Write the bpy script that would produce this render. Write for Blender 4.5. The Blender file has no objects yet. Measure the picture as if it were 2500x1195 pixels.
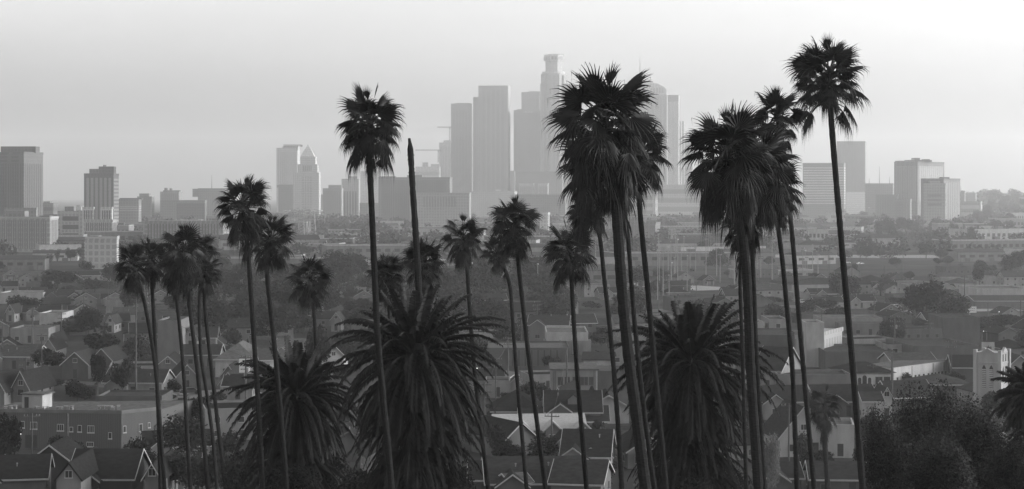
import bpy, math, random
from mathutils import Vector, Matrix

SC = bpy.context.scene
COL = SC.collection
RAD = math.radians
PI = math.pi
# ---------------------------------------------------------------- camera numbers
F = 4500.0          # focal length in pixels of a 2500 px wide frame
HY = 470.0          # row of the eye level
CH = 45.0           # camera height over the plain

def P(px, py, d):
    """point seen at (px, py) of the 2500 x 1195 frame, d metres away"""
    return Vector(((px - 1250.0) / F * d, d, CH - (py - HY) / F * d))

def proj(p):
    return 1250.0 + p[0] / p[1] * F, HY + (CH - p[2]) / p[1] * F

def sstep(a, b, x):
    t = max(0.0, min(1.0, (x - a) / (b - a)))
    return t * t * (3 - 2 * t)

HILL = [(-80, 44.0), (0, 43.2), (25, 39.0), (50, 34.2), (95, 26.5), (150, 16.5), (200, 8.6), (245, 2.4), (275, 0.0), (300, 0.0)]
def gz(x, y):
    if y < 300:
        z = 0.0
        for (a, za), (b, zb) in zip(HILL, HILL[1:]):
            if y <= b:
                z = za + (zb - za) * max(0.0, (y - a) / (b - a))
                break
        return z
    return 36.0 * sstep(560, 1150, x) * sstep(2500, 4100, y) + 6 * sstep(300, 900, x) * sstep(1800, 3200, y)

# ---------------------------------------------------------------- materials
MATS = {}
def mat(name, v, rough=0.85, var=0.18, scale=1.5, rnd=0.0, kind='noise', spec=0.3, bump=0.0, stretch=(1, 1, 1), thin=0):
    """grey procedural material: noise in the surface, a different tone per object if rnd"""
    if name in MATS: return MATS[name]
    m = bpy.data.materials.new(name); m.use_nodes = True
    nt = m.node_tree; N = nt.nodes; L = nt.links
    b = N['Principled BSDF']
    b.inputs['Roughness'].default_value = rough
    b.inputs['Specular IOR Level'].default_value = spec
    tc = N.new('ShaderNodeTexCoord'); mp = N.new('ShaderNodeMapping'); mp.inputs['Scale'].default_value = stretch
    L.new(tc.outputs['Object'], mp.inputs[0])
    if kind == 'noise':
        t = N.new('ShaderNodeTexNoise'); t.inputs['Scale'].default_value = scale; t.inputs['Detail'].default_value = 5
        src = t.outputs['Fac']
    elif kind == 'wave':
        t = N.new('ShaderNodeTexWave'); t.inputs['Scale'].default_value = scale; t.inputs['Distortion'].default_value = 1.2
        t.inputs['Detail'].default_value = 2; t.bands_direction = 'Z'
        src = t.outputs['Fac']
    elif kind == 'brick':
        t = N.new('ShaderNodeTexBrick'); t.inputs['Scale'].default_value = scale
        t.inputs['Color1'].default_value = (1, 1, 1, 1); t.inputs['Color2'].default_value = (.6, .6, .6, 1); t.inputs['Mortar'].default_value = (.1, .1, .1, 1)
        src = t.outputs['Color']
    L.new(mp.outputs[0], t.inputs['Vector'])
    mr = N.new('ShaderNodeMapRange'); mr.inputs['From Min'].default_value = 0.25; mr.inputs['From Max'].default_value = 0.75
    mr.inputs['To Min'].default_value = v * (1 - var); mr.inputs['To Max'].default_value = v * (1 + var)
    L.new(src, mr.inputs['Value'])
    out = mr.outputs[0]
    if rnd:
        oi = N.new('ShaderNodeObjectInfo'); r2 = N.new('ShaderNodeMapRange')
        r2.inputs['To Min'].default_value = 1 - rnd; r2.inputs['To Max'].default_value = 1 + rnd
        L.new(oi.outputs['Random'], r2.inputs['Value'])
        mu = N.new('ShaderNodeMath'); mu.operation = 'MULTIPLY'
        L.new(out, mu.inputs[0]); L.new(r2.outputs[0], mu.inputs[1]); out = mu.outputs[0]
    L.new(out, b.inputs['Base Color'])
    if bump:
        bp = N.new('ShaderNodeBump'); bp.inputs['Strength'].default_value = bump; bp.inputs['Distance'].default_value = 0.05
        L.new(src, bp.inputs['Height']); L.new(bp.outputs[0], b.inputs['Normal'])
    if thin:
        tr = N.new('ShaderNodeBsdfTranslucent'); mx = N.new('ShaderNodeMixShader'); mx.inputs[0].default_value = thin
        L.new(out, tr.inputs['Color']); L.new(b.outputs[0], mx.inputs[1]); L.new(tr.outputs[0], mx.inputs[2])
        L.new(mx.outputs[0], [q for q in N if q.type == 'OUTPUT_MATERIAL'][0].inputs['Surface'])
    MATS[name] = m
    return m

def lamp_mat(name, s):
    if name in MATS: return MATS[name]
    m = bpy.data.materials.new(name); m.use_nodes = True
    b = m.node_tree.nodes['Principled BSDF']
    b.inputs['Emission Color'].default_value = (1, 1, 1, 1); b.inputs['Emission Strength'].default_value = s
    MATS[name] = m
    return m

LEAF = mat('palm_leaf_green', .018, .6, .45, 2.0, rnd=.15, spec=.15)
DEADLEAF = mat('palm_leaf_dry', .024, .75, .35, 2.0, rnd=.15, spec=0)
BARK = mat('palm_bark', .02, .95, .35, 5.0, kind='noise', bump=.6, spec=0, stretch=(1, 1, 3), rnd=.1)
BARKD = mat('date_palm_bark', .03, .9, .5, 3.0, bump=.6, spec=0)
TREEBARK = mat('tree_bark', .06, .9, .3, 3.0)
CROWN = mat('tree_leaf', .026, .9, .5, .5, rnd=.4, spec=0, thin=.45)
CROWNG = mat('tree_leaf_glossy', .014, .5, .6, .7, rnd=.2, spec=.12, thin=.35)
CROWNP = mat('tree_leaf_pale', .10, .6, .4, .7, rnd=.2, spec=.1, thin=.4)
def wallm(v): return mat('plaster_%d' % round(v * 100), v, .95, .22, .6, spec=0, stretch=(1, 1, .35))
def roofm(v): return mat('shingle_%d' % round(v * 1000), v, .95, .38, 1.1, spec=0, stretch=(1, 1, 3))
WALLS = [wallm(v) for v in (.04, .07, .11, .16, .25)]
ROOFS = [roofm(v) for v in (.018, .026, .042, .08)]
TRIM = mat('painted_trim', .30, .7, .1, 3, spec=.1)
GLASS = mat('window_glass', .035, .12, .3, 4, spec=.6)
DARKOPEN = mat('dark_doorway', .03, .8, .2, 2)
METAL = mat('weathered_metal', .16, .5, .2, 3)
WOOD = mat('pole_wood', .06, .9, .3, 5)

# ---------------------------------------------------------------- mesh builder
class MB:
    def __init__(s): s.v = []; s.f = []
    def quad(s, a, b, c, d):
        n = len(s.v); s.v += [a, b, c, d]; s.f.append((n, n + 1, n + 2, n + 3)); return s
    def tri(s, a, b, c):
        n = len(s.v); s.v += [a, b, c]; s.f.append((n, n + 1, n + 2)); return s
    def poly(s, pts):
        n = len(s.v); s.v += list(pts); s.f.append(tuple(range(n, n + len(pts)))); return s
    def box(s, x0, x1, y0, y1, z0, z1):
        n = len(s.v)
        s.v += [Vector(p) for p in ((x0, y0, z0), (x1, y0, z0), (x1, y1, z0), (x0, y1, z0), (x0, y0, z1), (x1, y0, z1), (x1, y1, z1), (x0, y1, z1))]
        s.f += [tuple(n + i for i in q) for q in ((3, 2, 1, 0), (4, 5, 6, 7), (0, 1, 5, 4), (1, 2, 6, 5), (2, 3, 7, 6), (3, 0, 4, 7))]
        return s
    def prism(s, base, z0, z1):
        """vertical prism over a ccw footprint"""
        n = len(s.v); k = len(base)
        s.v += [Vector((p[0], p[1], z0)) for p in base] + [Vector((p[0], p[1], z1)) for p in base]
        s.f.append(tuple(n + i for i in reversed(range(k)))); s.f.append(tuple(n + k + i for i in range(k)))
        for i in range(k):
            j = (i + 1) % k; s.f.append((n + i, n + j, n + k + j, n + k + i))
        return s
    def extrude(s, pts, off):
        """closed solid from planar polygon pts moved by off"""
        n = len(s.v); k = len(pts)
        s.v += [Vector(p) for p in pts] + [Vector(p) + off for p in pts]
        s.f.append(tuple(n + i for i in reversed(range(k)))); s.f.append(tuple(n + k + i for i in range(k)))
        for i in range(k):
            j = (i + 1) % k; s.f.append((n + i, n + j, n + k + j, n + k + i))
        return s
    def tube(s, pts, radii, sides=8, cap=True):
        n0 = len(s.v)
        for i, p in enumerate(pts):
            a = pts[max(0, i - 1)]; b = pts[min(len(pts) - 1, i + 1)]
            d = (b - a).normalized()
            u = d.cross(Vector((0, 1, 0)) if abs(d.y) < .9 else Vector((1, 0, 0))).normalized(); w = d.cross(u)
            for k in range(sides):
                t = 2 * PI * k / sides
                s.v.append(p + (u * math.cos(t) + w * math.sin(t)) * radii[i])
        for i in range(len(pts) - 1):
            for k in range(sides):
                a = n0 + i * sides + k; b = n0 + i * sides + (k + 1) % sides
                s.f.append((a, b, b + sides, a + sides))
        if cap:
            s.f.append(tuple(n0 + k for k in reversed(range(sides))))
            m = n0 + (len(pts) - 1) * sides; s.f.append(tuple(m + k for k in range(sides)))
        return s
    def bar(s, a, b, r, sides=4): return s.tube([Vector(a), Vector(b)], [r, r], sides)
    def mesh(s, name, m, smooth=False):
        me = bpy.data.meshes.new(name); me.from_pydata([tuple(p) for p in s.v], [], s.f); me.materials.append(m)
        if smooth: me.polygons.foreach_set('use_smooth', [True] * len(me.polygons))
        me.update()
        return me
    def build(s, name, m, parent=None, smooth=False, loc=None):
        o = bpy.data.objects.new(name, s.mesh(name, m, smooth)); COL.objects.link(o)
        if parent is not None: o.parent = parent
        if loc is not None: o.location = loc
        return o

def tag(o, label, cat, group=None, kind=None):
    if label: o['label'] = label
    if cat: o['category'] = cat
    if group: o['group'] = group
    if kind: o['kind'] = kind
    return o
def empty(name, loc, rz=0, label=None, cat=None, group=None):
    o = bpy.data.objects.new(name, None); COL.objects.link(o); o.location = loc; o.rotation_euler = (0, 0, rz)
    o.empty_display_size = .5
    tag(o, label, cat, group)
    return o
def structure(name, mb, m):
    o = mb.build(name, m); o['kind'] = 'structure'; return o
_KIDS = {}
def kids_of(o):
    """children of a prototype, looked up once (o.children walks the whole file)"""
    if o.name not in _KIDS: _KIDS[o.name] = [(c, list(c.children)) for c in o.children]
    return _KIDS[o.name]
def copy_tree(root, loc, rz, sc=(1, 1, 1)):
    r = root.copy(); COL.objects.link(r); r.location = loc; r.rotation_euler = (0, 0, rz); r.scale = sc
    for ch, gs in kids_of(root):
        c = ch.copy(); COL.objects.link(c); c.parent = r
        for g in gs:
            e = g.copy(); COL.objects.link(e); e.parent = c
    return r
LAND = []      # (px, py, phrase) of the landmarks other labels refer to
def landmark(px, py, phrase): LAND.append((px, py, phrase))
AUTO = []      # (root, look, category, group): labels written at the end
OCC = []       # (x, y, r) taken ground
def free(x, y, r):
    for a, b, c in OCC:
        if (a - x) ** 2 + (b - y) ** 2 < (r + c) ** 2: return False
    return True
VIEW = []     # frame rectangles of hand placed buildings, kept free of fillers standing before them
def clear_view(x, y, rad, h):
    a, _ = proj((x - rad, y - rad, 0)); b, _ = proj((x + rad, y - rad, 0)); t = proj((x, y, gz(x, y) + h))[1]; bt = proj((x, y - rad, gz(x, y)))[1]
    for x0, x1, y0, y1, d in VIEW:
        if d > y:
            w = min(b, x1) - max(a, x0); hh = min(bt, y1) - max(t, y0)
            if w > 0 and hh > 0 and w * hh > .16 * (x1 - x0) * (y1 - y0): return False
    return True
def take(x, y, r): OCC.append((x, y, r))
# ================================================================ fan palms
def fan_leaf(mb, base, az, el, plen, blade, rng, nseg=22, sag=.35, fold=.3, T=2.0, dry=0.0, limp=.15, tilt=0.0):
    """one costapalmate leaf: petiole, joined inner fan, free drooping tips"""
    d = Vector((math.cos(az) * math.cos(el), math.sin(az) * math.cos(el), math.sin(el)))
    h = Vector((math.cos(az), math.sin(az), 0))
    pts = [base.copy()]; p = base.copy()
    for k in range(4):
        p = p + d * plen / 4; pts.append(p.copy())
        d = (d + Vector((0, 0, -sag * .28 * max(.15, math.cos(el))))).normalized()
    mb.tube(pts, [.035, .03, .026, .022, .018], 4, False)
    side = Vector((-math.sin(az), math.cos(az), 0))
    side = (side + Vector((0, 0, rng.uniform(-.3, .3) + tilt))).normalized()
    side = (side - d * side.dot(d)).normalized()
    nrm = side.cross(d).normalized()
    if nrm.z < 0: nrm = -nrm
    hast = p; g = Vector((0, 0, -1))
    inner, dirs = [], []
    for i in range(nseg + 1):
        t = -T + 2 * T * i / nseg
        v = d * math.cos(t) + side * math.sin(t) - nrm * (fold * abs(math.sin(t * .5)) + (.05 if i % 2 else -.05))
        v = (v + d * .22 * max(0, math.cos(t)) + g * limp * .5).normalized()
        r = blade * (1 - .25 * (abs(t) / T) ** 2) * rng.uniform(.93, 1.05)
        inner.append(hast + v * r * (.62 - .26 * min(1, limp)))
        dirs.append((v, r))
    for i in range(nseg):
        a, b = inner[i], inner[i + 1]
        mb.tri(hast, a, b)
        if rng.random() < dry * .3: continue
        v = (dirs[i][0] + dirs[i + 1][0]).normalized(); r = (dirs[i][1] + dirs[i + 1][1]) * .5 * rng.uniform(.9, 1.12)
        dr = limp * rng.uniform(.5, 1.6)
        w = (b - a) * .2
        v1 = (v + g * dr * .6).normalized(); m = (a + b) * .5 + v1 * r * (.2 + .12 * min(1, limp))
        mb.quad(a + (b - a) * .06, b - (b - a) * .06, m + w, m - w)
        v2 = (v1 + g * dr * 1.7).normalized(); tip = m + v2 * r * .24
        if rng.random() < .25 + dry * .6:      # the tip hangs on as a thread
            mb.quad(m - w, m + w, tip + w * .35, tip - w * .35)
            q = tip + g * blade * rng.uniform(.08, .25 + dry * .6) + Vector((rng.uniform(-.05, .05), rng.uniform(-.05, .05), 0))
            mb.tri(tip - w * .35, tip + w * .35, q)
        else: mb.tri(m - w, m + w, tip)

def fan_crown(rng, R, n, low=-.2, sag=.3, nseg=30, old=.3):
    """live crown round the growing point (origin); R = reach of a leaf"""
    mb = MB(); ga = PI * (3 - math.sqrt(5)); a0 = rng.uniform(0, 6.28)
    n0 = n; n = int(n * rng.uniform(.8, 1.12)); sag *= rng.uniform(.75, 1.5); gaps = [rng.uniform(0, 6.28) for _ in range(2)] if n0 < 40 else []
    for i in range(n):
        u = (i + .5) / n
        if any(abs((a0 + i * ga - g_ + PI) % (2 * PI) - PI) < .38 for g_ in gaps) and rng.random() < .6: continue
        el = math.asin(max(-1, min(1, .96 - u ** .9 * (.96 - low)))) + rng.uniform(-.16, .16)
        az = a0 + i * ga + rng.uniform(-.35, .35)
        k = rng.uniform(.78, 1.14)
        pl = R * .46 * k * (1.0 - .22 * max(0, math.sin(el))); bl = R * .57 * rng.uniform(.8, 1.15)
        base = Vector((math.cos(az) * .12, math.sin(az) * .12, -.5 * R * u ** 1.3))
        fan_leaf(mb, base, az, el, pl, bl, rng, nseg, sag * (.5 + 1.8 * u), .12 + .22 * u, T=rng.uniform(1.6, 2.5), dry=.1 + .2 * u, limp=.14 + .65 * u, tilt=rng.choice((-1, 1)) * rng.uniform(.2, 1.1) * (1 - .4 * u))
    # older leaves hanging below the live ones
    for i in range(int(n * old)):
        az = a0 + i * ga * 1.3 + rng.uniform(-.4, .4); el = -rng.uniform(.15, .75)
        base = Vector((math.cos(az) * .14, math.sin(az) * .14, -R * rng.uniform(.45, .75)))
        fan_leaf(mb, base, az, el, R * .5 * rng.uniform(.6, 1.1), R * .54 * rng.uniform(.85, 1.1), rng, nseg - 8, sag * 2.6, .5, T=rng.uniform(1.1, 1.9), dry=.6, limp=.8)
    # short inner leaves and old leaf bases close the heart of the crown
    for i in range(int(n * .45)):
        az = rng.uniform(0, 6.28); el = rng.uniform(-.5, 1.2)
        fan_leaf(mb, Vector((math.cos(az) * .1, math.sin(az) * .1, -R * rng.uniform(0, .35))), az, el, R * rng.uniform(.12, .3), R * rng.uniform(.3, .42), rng, 16, .4, .5, T=rng.uniform(.7, 1.6), dry=.2, limp=.5, tilt=rng.uniform(-.8, .8))
    # spear leaves at the centre
    for k in range(2):
        az = rng.uniform(0, 6.28); el = rng.uniform(1.2, 1.5)
        fan_leaf(mb, Vector((0, 0, 0)), az, el, R * .5, R * .4, rng, 12, .1, .3, T=.6)
    return mb

def fan_skirt(rng, R, n, zt, zb, trunk_r, wide, shift=lambda z: (0, 0)):
    """dry leaves hanging round the trunk from zt down to zb"""
    mb = MB()
    for i in range(n):
        u = (i + rng.random()) / n
        z = zt + (zb + .45 * R - zt) * u
        az = rng.uniform(0, 6.28); sx, sy = shift(z)
        w = wide * (1 - .55 * u)
        el = -rng.uniform(.75, 1.25) - .2 * u
        base = Vector((sx + math.cos(az) * trunk_r * .6, sy + math.sin(az) * trunk_r * .6, z + .2))
        fan_leaf(mb, base, az, el + .35, R * .28 * rng.uniform(.6, 1.3) * w, R * .5 * rng.uniform(.7, 1.2), rng, 12, 1.6, .5, T=rng.uniform(.4, 1.0), dry=rng.uniform(.3, 1.0), limp=.9)
    return mb

PALMS = []
def fan_palm(cx, cy, hw, d, skirt_py, path, tw, seed, label, n=36, wide=1.0, low=-.2, nsk=None, sag=.42, nseg=38, old=.5, group='tall fan palms on the hillside'):
    """cx,cy: growing point; hw: half crown width; path: trunk points from the top down; tw: trunk width (all in frame px)"""
    rng = random.Random(seed)
    R = hw / F * d / .90
    pts = [P(cx, cy, d)] + [P(x, y, d) for x, y in path]
    # carry the last slope on down to the ground
    a, b = pts[-2], pts[-1]
    s = (b - a) / max(.1, (a.z - b.z))
    gzd = gz(b.x, d)
    bot = b + s * max(1.5, b.z - gzd + .4)
    pts.append(bot)
    loc = Vector((bot.x, bot.y, gz(bot.x, d)))
    root = empty('fan_palm', loc, 0, label, 'palm tree', group)
    # trunk, resampled with leaf scars
    tr = tw * (.88 if tw > 24 else .8) / F * d / 2
    line = []
    for p, q in zip(pts, pts[1:]):
        k = max(1, int((q - p).length / .28))
        for i in range(k): line.append(p.lerp(q, i / k))
    line.append(pts[-1])
    # smooth the kinks
    for _ in range(10):
        line = [line[0]] + [(line[i - 1] + line[i] * 2 + line[i + 1]) / 4 for i in range(1, len(line) - 1)] + [line[-1]]
    nL = len(line); rad = []
    for i in range(nL):
        t = i / nL
        r = tr * (.92 + .18 * t) * (1 + rng.uniform(-.05, .05)) * (1.04 if i % 2 else .97)
        if i > nL - 6: r *= 1 + .10 * (i - nL + 6)
        rad.append(r)
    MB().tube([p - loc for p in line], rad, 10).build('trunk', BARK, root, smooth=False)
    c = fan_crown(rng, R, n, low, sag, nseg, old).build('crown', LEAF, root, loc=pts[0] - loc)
    zb = (cy - skirt_py) / F * d
    if zb < -.3 and (nsk is None or nsk):
        top = pts[0]
        def shift(z):
            zz = top.z + z
            for p, q in zip(line, line[1:]):
                if q.z <= zz <= p.z: return (p.x - top.x, p.y - top.y)
            return (0, 0)
        k = nsk or int(18 + 12 * (-zb) / R)
        fan_skirt(rng, R, k, -.15 * R, zb, tr, wide, shift).build('skirt', DEADLEAF, root, loc=pts[0] - loc)
    PALMS.append(root)
    return root

# cx, cy, half width, distance, lowest skirt row, trunk path, trunk width, seed, label
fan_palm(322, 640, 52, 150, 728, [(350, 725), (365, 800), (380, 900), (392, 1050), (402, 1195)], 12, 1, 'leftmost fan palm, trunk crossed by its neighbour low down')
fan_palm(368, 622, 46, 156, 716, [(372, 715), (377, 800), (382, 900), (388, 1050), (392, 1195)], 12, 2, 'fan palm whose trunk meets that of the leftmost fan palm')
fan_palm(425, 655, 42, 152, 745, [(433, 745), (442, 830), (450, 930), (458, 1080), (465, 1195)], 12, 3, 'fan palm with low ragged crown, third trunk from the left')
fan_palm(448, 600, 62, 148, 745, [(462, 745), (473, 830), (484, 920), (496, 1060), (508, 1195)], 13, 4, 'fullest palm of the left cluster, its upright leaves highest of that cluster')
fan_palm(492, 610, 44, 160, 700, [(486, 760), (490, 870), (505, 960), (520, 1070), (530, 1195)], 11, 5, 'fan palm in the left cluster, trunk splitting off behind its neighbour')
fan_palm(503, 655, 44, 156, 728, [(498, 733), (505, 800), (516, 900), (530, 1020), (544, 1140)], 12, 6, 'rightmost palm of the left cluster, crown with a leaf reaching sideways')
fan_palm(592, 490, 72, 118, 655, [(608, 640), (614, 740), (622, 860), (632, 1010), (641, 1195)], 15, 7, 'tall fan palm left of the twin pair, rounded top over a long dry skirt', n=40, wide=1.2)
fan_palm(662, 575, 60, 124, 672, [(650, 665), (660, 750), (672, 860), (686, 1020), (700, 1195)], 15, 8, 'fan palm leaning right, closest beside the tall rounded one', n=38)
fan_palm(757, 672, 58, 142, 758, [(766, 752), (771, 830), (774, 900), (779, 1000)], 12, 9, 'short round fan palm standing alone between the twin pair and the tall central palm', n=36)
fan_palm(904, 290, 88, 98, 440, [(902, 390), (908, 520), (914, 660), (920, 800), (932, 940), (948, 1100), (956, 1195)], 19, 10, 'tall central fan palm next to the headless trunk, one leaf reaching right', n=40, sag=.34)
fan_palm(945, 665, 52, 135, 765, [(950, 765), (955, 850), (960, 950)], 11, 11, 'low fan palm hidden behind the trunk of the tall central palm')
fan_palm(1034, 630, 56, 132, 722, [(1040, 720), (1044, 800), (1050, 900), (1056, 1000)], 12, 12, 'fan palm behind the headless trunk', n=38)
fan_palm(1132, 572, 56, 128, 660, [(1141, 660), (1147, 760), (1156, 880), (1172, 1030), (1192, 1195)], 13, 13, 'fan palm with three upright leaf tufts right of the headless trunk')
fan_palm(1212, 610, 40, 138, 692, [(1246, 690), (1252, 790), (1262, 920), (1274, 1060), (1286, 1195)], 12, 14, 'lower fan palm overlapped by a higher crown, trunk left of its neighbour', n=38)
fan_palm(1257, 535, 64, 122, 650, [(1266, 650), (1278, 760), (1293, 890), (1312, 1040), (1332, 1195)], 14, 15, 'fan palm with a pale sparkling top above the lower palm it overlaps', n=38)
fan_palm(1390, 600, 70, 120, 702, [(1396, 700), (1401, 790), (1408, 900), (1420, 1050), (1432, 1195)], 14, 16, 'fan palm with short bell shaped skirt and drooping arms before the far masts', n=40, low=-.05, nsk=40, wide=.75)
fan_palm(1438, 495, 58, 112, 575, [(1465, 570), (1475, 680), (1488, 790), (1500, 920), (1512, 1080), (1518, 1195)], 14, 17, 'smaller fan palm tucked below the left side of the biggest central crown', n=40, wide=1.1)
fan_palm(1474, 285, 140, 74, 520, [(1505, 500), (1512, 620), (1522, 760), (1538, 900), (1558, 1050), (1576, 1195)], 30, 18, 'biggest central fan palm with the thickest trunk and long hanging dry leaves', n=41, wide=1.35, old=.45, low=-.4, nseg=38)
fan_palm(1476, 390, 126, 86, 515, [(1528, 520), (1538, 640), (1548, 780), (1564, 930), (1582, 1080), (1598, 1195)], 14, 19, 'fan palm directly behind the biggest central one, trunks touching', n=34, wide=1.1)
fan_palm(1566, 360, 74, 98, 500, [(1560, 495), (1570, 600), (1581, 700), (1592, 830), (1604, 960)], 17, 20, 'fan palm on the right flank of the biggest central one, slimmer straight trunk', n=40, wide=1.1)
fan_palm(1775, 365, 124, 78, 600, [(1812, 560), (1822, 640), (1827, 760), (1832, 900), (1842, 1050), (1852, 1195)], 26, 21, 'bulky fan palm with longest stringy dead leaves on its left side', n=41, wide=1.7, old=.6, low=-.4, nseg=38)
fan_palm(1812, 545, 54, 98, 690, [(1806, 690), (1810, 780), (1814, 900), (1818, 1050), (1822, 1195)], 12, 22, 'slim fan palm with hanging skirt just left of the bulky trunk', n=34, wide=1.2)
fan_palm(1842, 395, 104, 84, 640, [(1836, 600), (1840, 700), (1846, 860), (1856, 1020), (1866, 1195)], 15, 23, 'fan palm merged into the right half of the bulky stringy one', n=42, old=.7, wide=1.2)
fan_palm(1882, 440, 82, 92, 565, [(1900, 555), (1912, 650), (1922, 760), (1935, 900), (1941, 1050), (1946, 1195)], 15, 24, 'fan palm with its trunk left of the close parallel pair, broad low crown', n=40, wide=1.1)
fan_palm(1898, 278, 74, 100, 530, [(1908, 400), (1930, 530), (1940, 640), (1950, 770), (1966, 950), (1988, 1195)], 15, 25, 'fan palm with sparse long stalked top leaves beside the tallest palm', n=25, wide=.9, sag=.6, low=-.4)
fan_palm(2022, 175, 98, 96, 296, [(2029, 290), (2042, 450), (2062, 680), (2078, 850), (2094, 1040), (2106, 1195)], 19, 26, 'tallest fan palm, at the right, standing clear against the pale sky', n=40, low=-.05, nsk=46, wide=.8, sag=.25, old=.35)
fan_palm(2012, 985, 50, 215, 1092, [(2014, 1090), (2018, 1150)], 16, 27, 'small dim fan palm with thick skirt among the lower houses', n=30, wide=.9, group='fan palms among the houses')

# the headless trunk
def bare_trunk():
    d = 116.5; rng = random.Random(5)
    pts = [P(x, y, d) for x, y in ((999, 338), (1001, 352), (1004, 400), (1008, 470), (1015, 570), (1020, 660), (1026, 780), (1034, 900), (1042, 1050), (1050, 1195))]
    s = (pts[-1] - pts[-2]).normalized(); pts.append(pts[-1] + s * 4)
    loc = Vector((pts[-1].x, d, gz(pts[-1].x, d)))
    line = []
    for p, q in zip(pts, pts[1:]):
        k = max(1, int((q - p).length / .25))
        for i in range(k): line.append(p.lerp(q, i / k))
    line.append(pts[-1])
    rad = []
    for i, p in enumerate(line):
        r = .198 * (1 + rng.uniform(-.09, .09)) * (1 + .12 * i / len(line))
        if i == 0: r = .08
        elif i == 1: r = .12
        elif i < 12: r *= .92
        rad.append(r)
    root = empty('palm_trunk', loc, 0, 'bare palm trunk without a crown, worn to a blunt point', 'dead palm')
    MB().tube([p - loc for p in line], rad, 10).build('trunk', BARK, root)
    mb = MB()
    for k in range(14):
        i = rng.randrange(2, 9); a = rng.uniform(0, 6.28); p = line[i] - loc
        o = Vector((math.cos(a), math.sin(a), 0))
        mb.tri(p + o * .17 + Vector((0, 0, .06)), p + o * .16 - Vector((0, 0, .06)), p + o * .26 + Vector((0, 0, -.12)))
    mb.build('leaf_scar_rim', DEADLEAF, root)
bare_trunk()

# ================================================================ date palms
def date_frond(mb, mbr, base, az, el, L, rng, bend, nl=46, leafl=.42, w=.035):
    d = Vector((math.cos(az) * math.cos(el), math.sin(az) * math.cos(el), math.sin(el)))
    N = 12; pts = [base.copy()]; p = base.copy(); ds = [d.copy()]
    for k in range(N):
        p = p + d * L / N; pts.append(p.copy())
        d = (d + Vector((0, 0, -bend / N * (.4 + 1.3 * k / N)))).normalized(); ds.append(d.copy())
    mbr.tube(pts, [.05 * (1 - .8 * i / N) for i in range(N + 1)], 4, False)
    side0 = Vector((-math.sin(az), math.cos(az), 0))
    for i in range(nl):
        t = .12 + .88 * i / nl
        x = t * N; k = min(N - 1, int(x)); q = pts[k].lerp(pts[k + 1], x - k); dd = ds[k]
        up = side0.cross(dd).normalized()
        if up.z < 0: up = -up
        ll = leafl * math.sin(PI * min(1, .12 + t * .80)) ** .6 * rng.uniform(.85, 1.15)
        for s in (-1, 1):
            v = (side0 * s * .8 + dd * .6 + up * rng.uniform(-.1, .35) + Vector((0, 0, -rng.uniform(.1, .6)))).normalized()
            tip = q + v * ll + Vector((0, 0, -.3 * ll))
            wv = dd * w
            mb.quad(q - wv, q + wv, q + v * ll * .6 + wv * .8, tip)

def date_palm(cx, cy, hw, d, seed, label, n=110, skirt=60, hang=5.0, tr=.55):
    rng = random.Random(seed)
    c = P(cx, cy, d); g = gz(c.x, d); L = hw / F * d * 1.22
    loc = Vector((c.x, d, g)); root = empty('date_palm', loc, 0, label, 'palm tree', 'big feathery date palms on the hillside')
    h = c.z - g
    zs = [i * .35 for i in range(int(h / .35) + 1)] + [h]
    rad = [tr * (1.25 - .25 * min(1, z / 2)) * (1.05 if i % 2 else .95) * (1.35 if z > h - 1.2 else 1) for i, z in enumerate(zs)]
    MB().tube([Vector((0, 0, z - .3)) for z in zs], rad, 12).build('trunk', BARKD, root)
    mb, mbr = MB(), MB(); ga = PI * (3 - math.sqrt(5))
    for i in range(n):
        u = (i + .5) / n
        el = RAD(84) - RAD(120) * u ** .68 + rng.uniform(-.1, .1)
        az = i * ga + rng.uniform(-.2, .2)
        o = Vector((math.cos(az) * .3, math.sin(az) * .3, .3 - .9 * u))
        bend = (.35 + (.9 + 1.1 * u) * max(0, math.cos(el))) * rng.uniform(.75, 1.2)
        LL = L * rng.uniform(.72, 1.12) * min(1, .62 + 1.3 * u)
        date_frond(mb, mbr, o, az, el, LL, rng, bend, nl=96, leafl=.46, w=.034)
    fr = mb.build('crown', LEAF, root, loc=(0, 0, h)); mbr.build('rachis', LEAF, fr)
    mb, mbr = MB(), MB()
    for i in range(skirt):
        az = rng.uniform(0, 6.28); z = -rng.uniform(.8, hang * .75)
        el = -rng.uniform(.1, 1.0)
        o = Vector((math.cos(az) * tr, math.sin(az) * tr, z))
        date_frond(mb, mbr, o, az, el, L * rng.uniform(.5, .8), rng, rng.uniform(1.0, 1.8), nl=46, leafl=.42, w=.04)
    if skirt:
        s = mb.build('skirt', DEADLEAF, root, loc=(0, 0, h)); mbr.build('rachis', DEADLEAF, s)
    return root
date_palm(1012, 865, 205, 112, 31, 'largest date palm, in the middle behind the headless trunk', n=135, skirt=210, hang=9)
date_palm(1688, 880, 190, 116, 32, 'date palm with upright tuft standing behind the thickest fan palm trunk', n=135, skirt=210, hang=9)
date_palm(722, 965, 158, 132, 33, 'lower date palm left of the largest one, with leaning slim trunks in front', n=120, skirt=180, hang=8)
date_palm(2530, 960, 92, 118, 34, 'date palm cut off by the right edge of the picture', n=80, skirt=50, hang=6)
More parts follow.
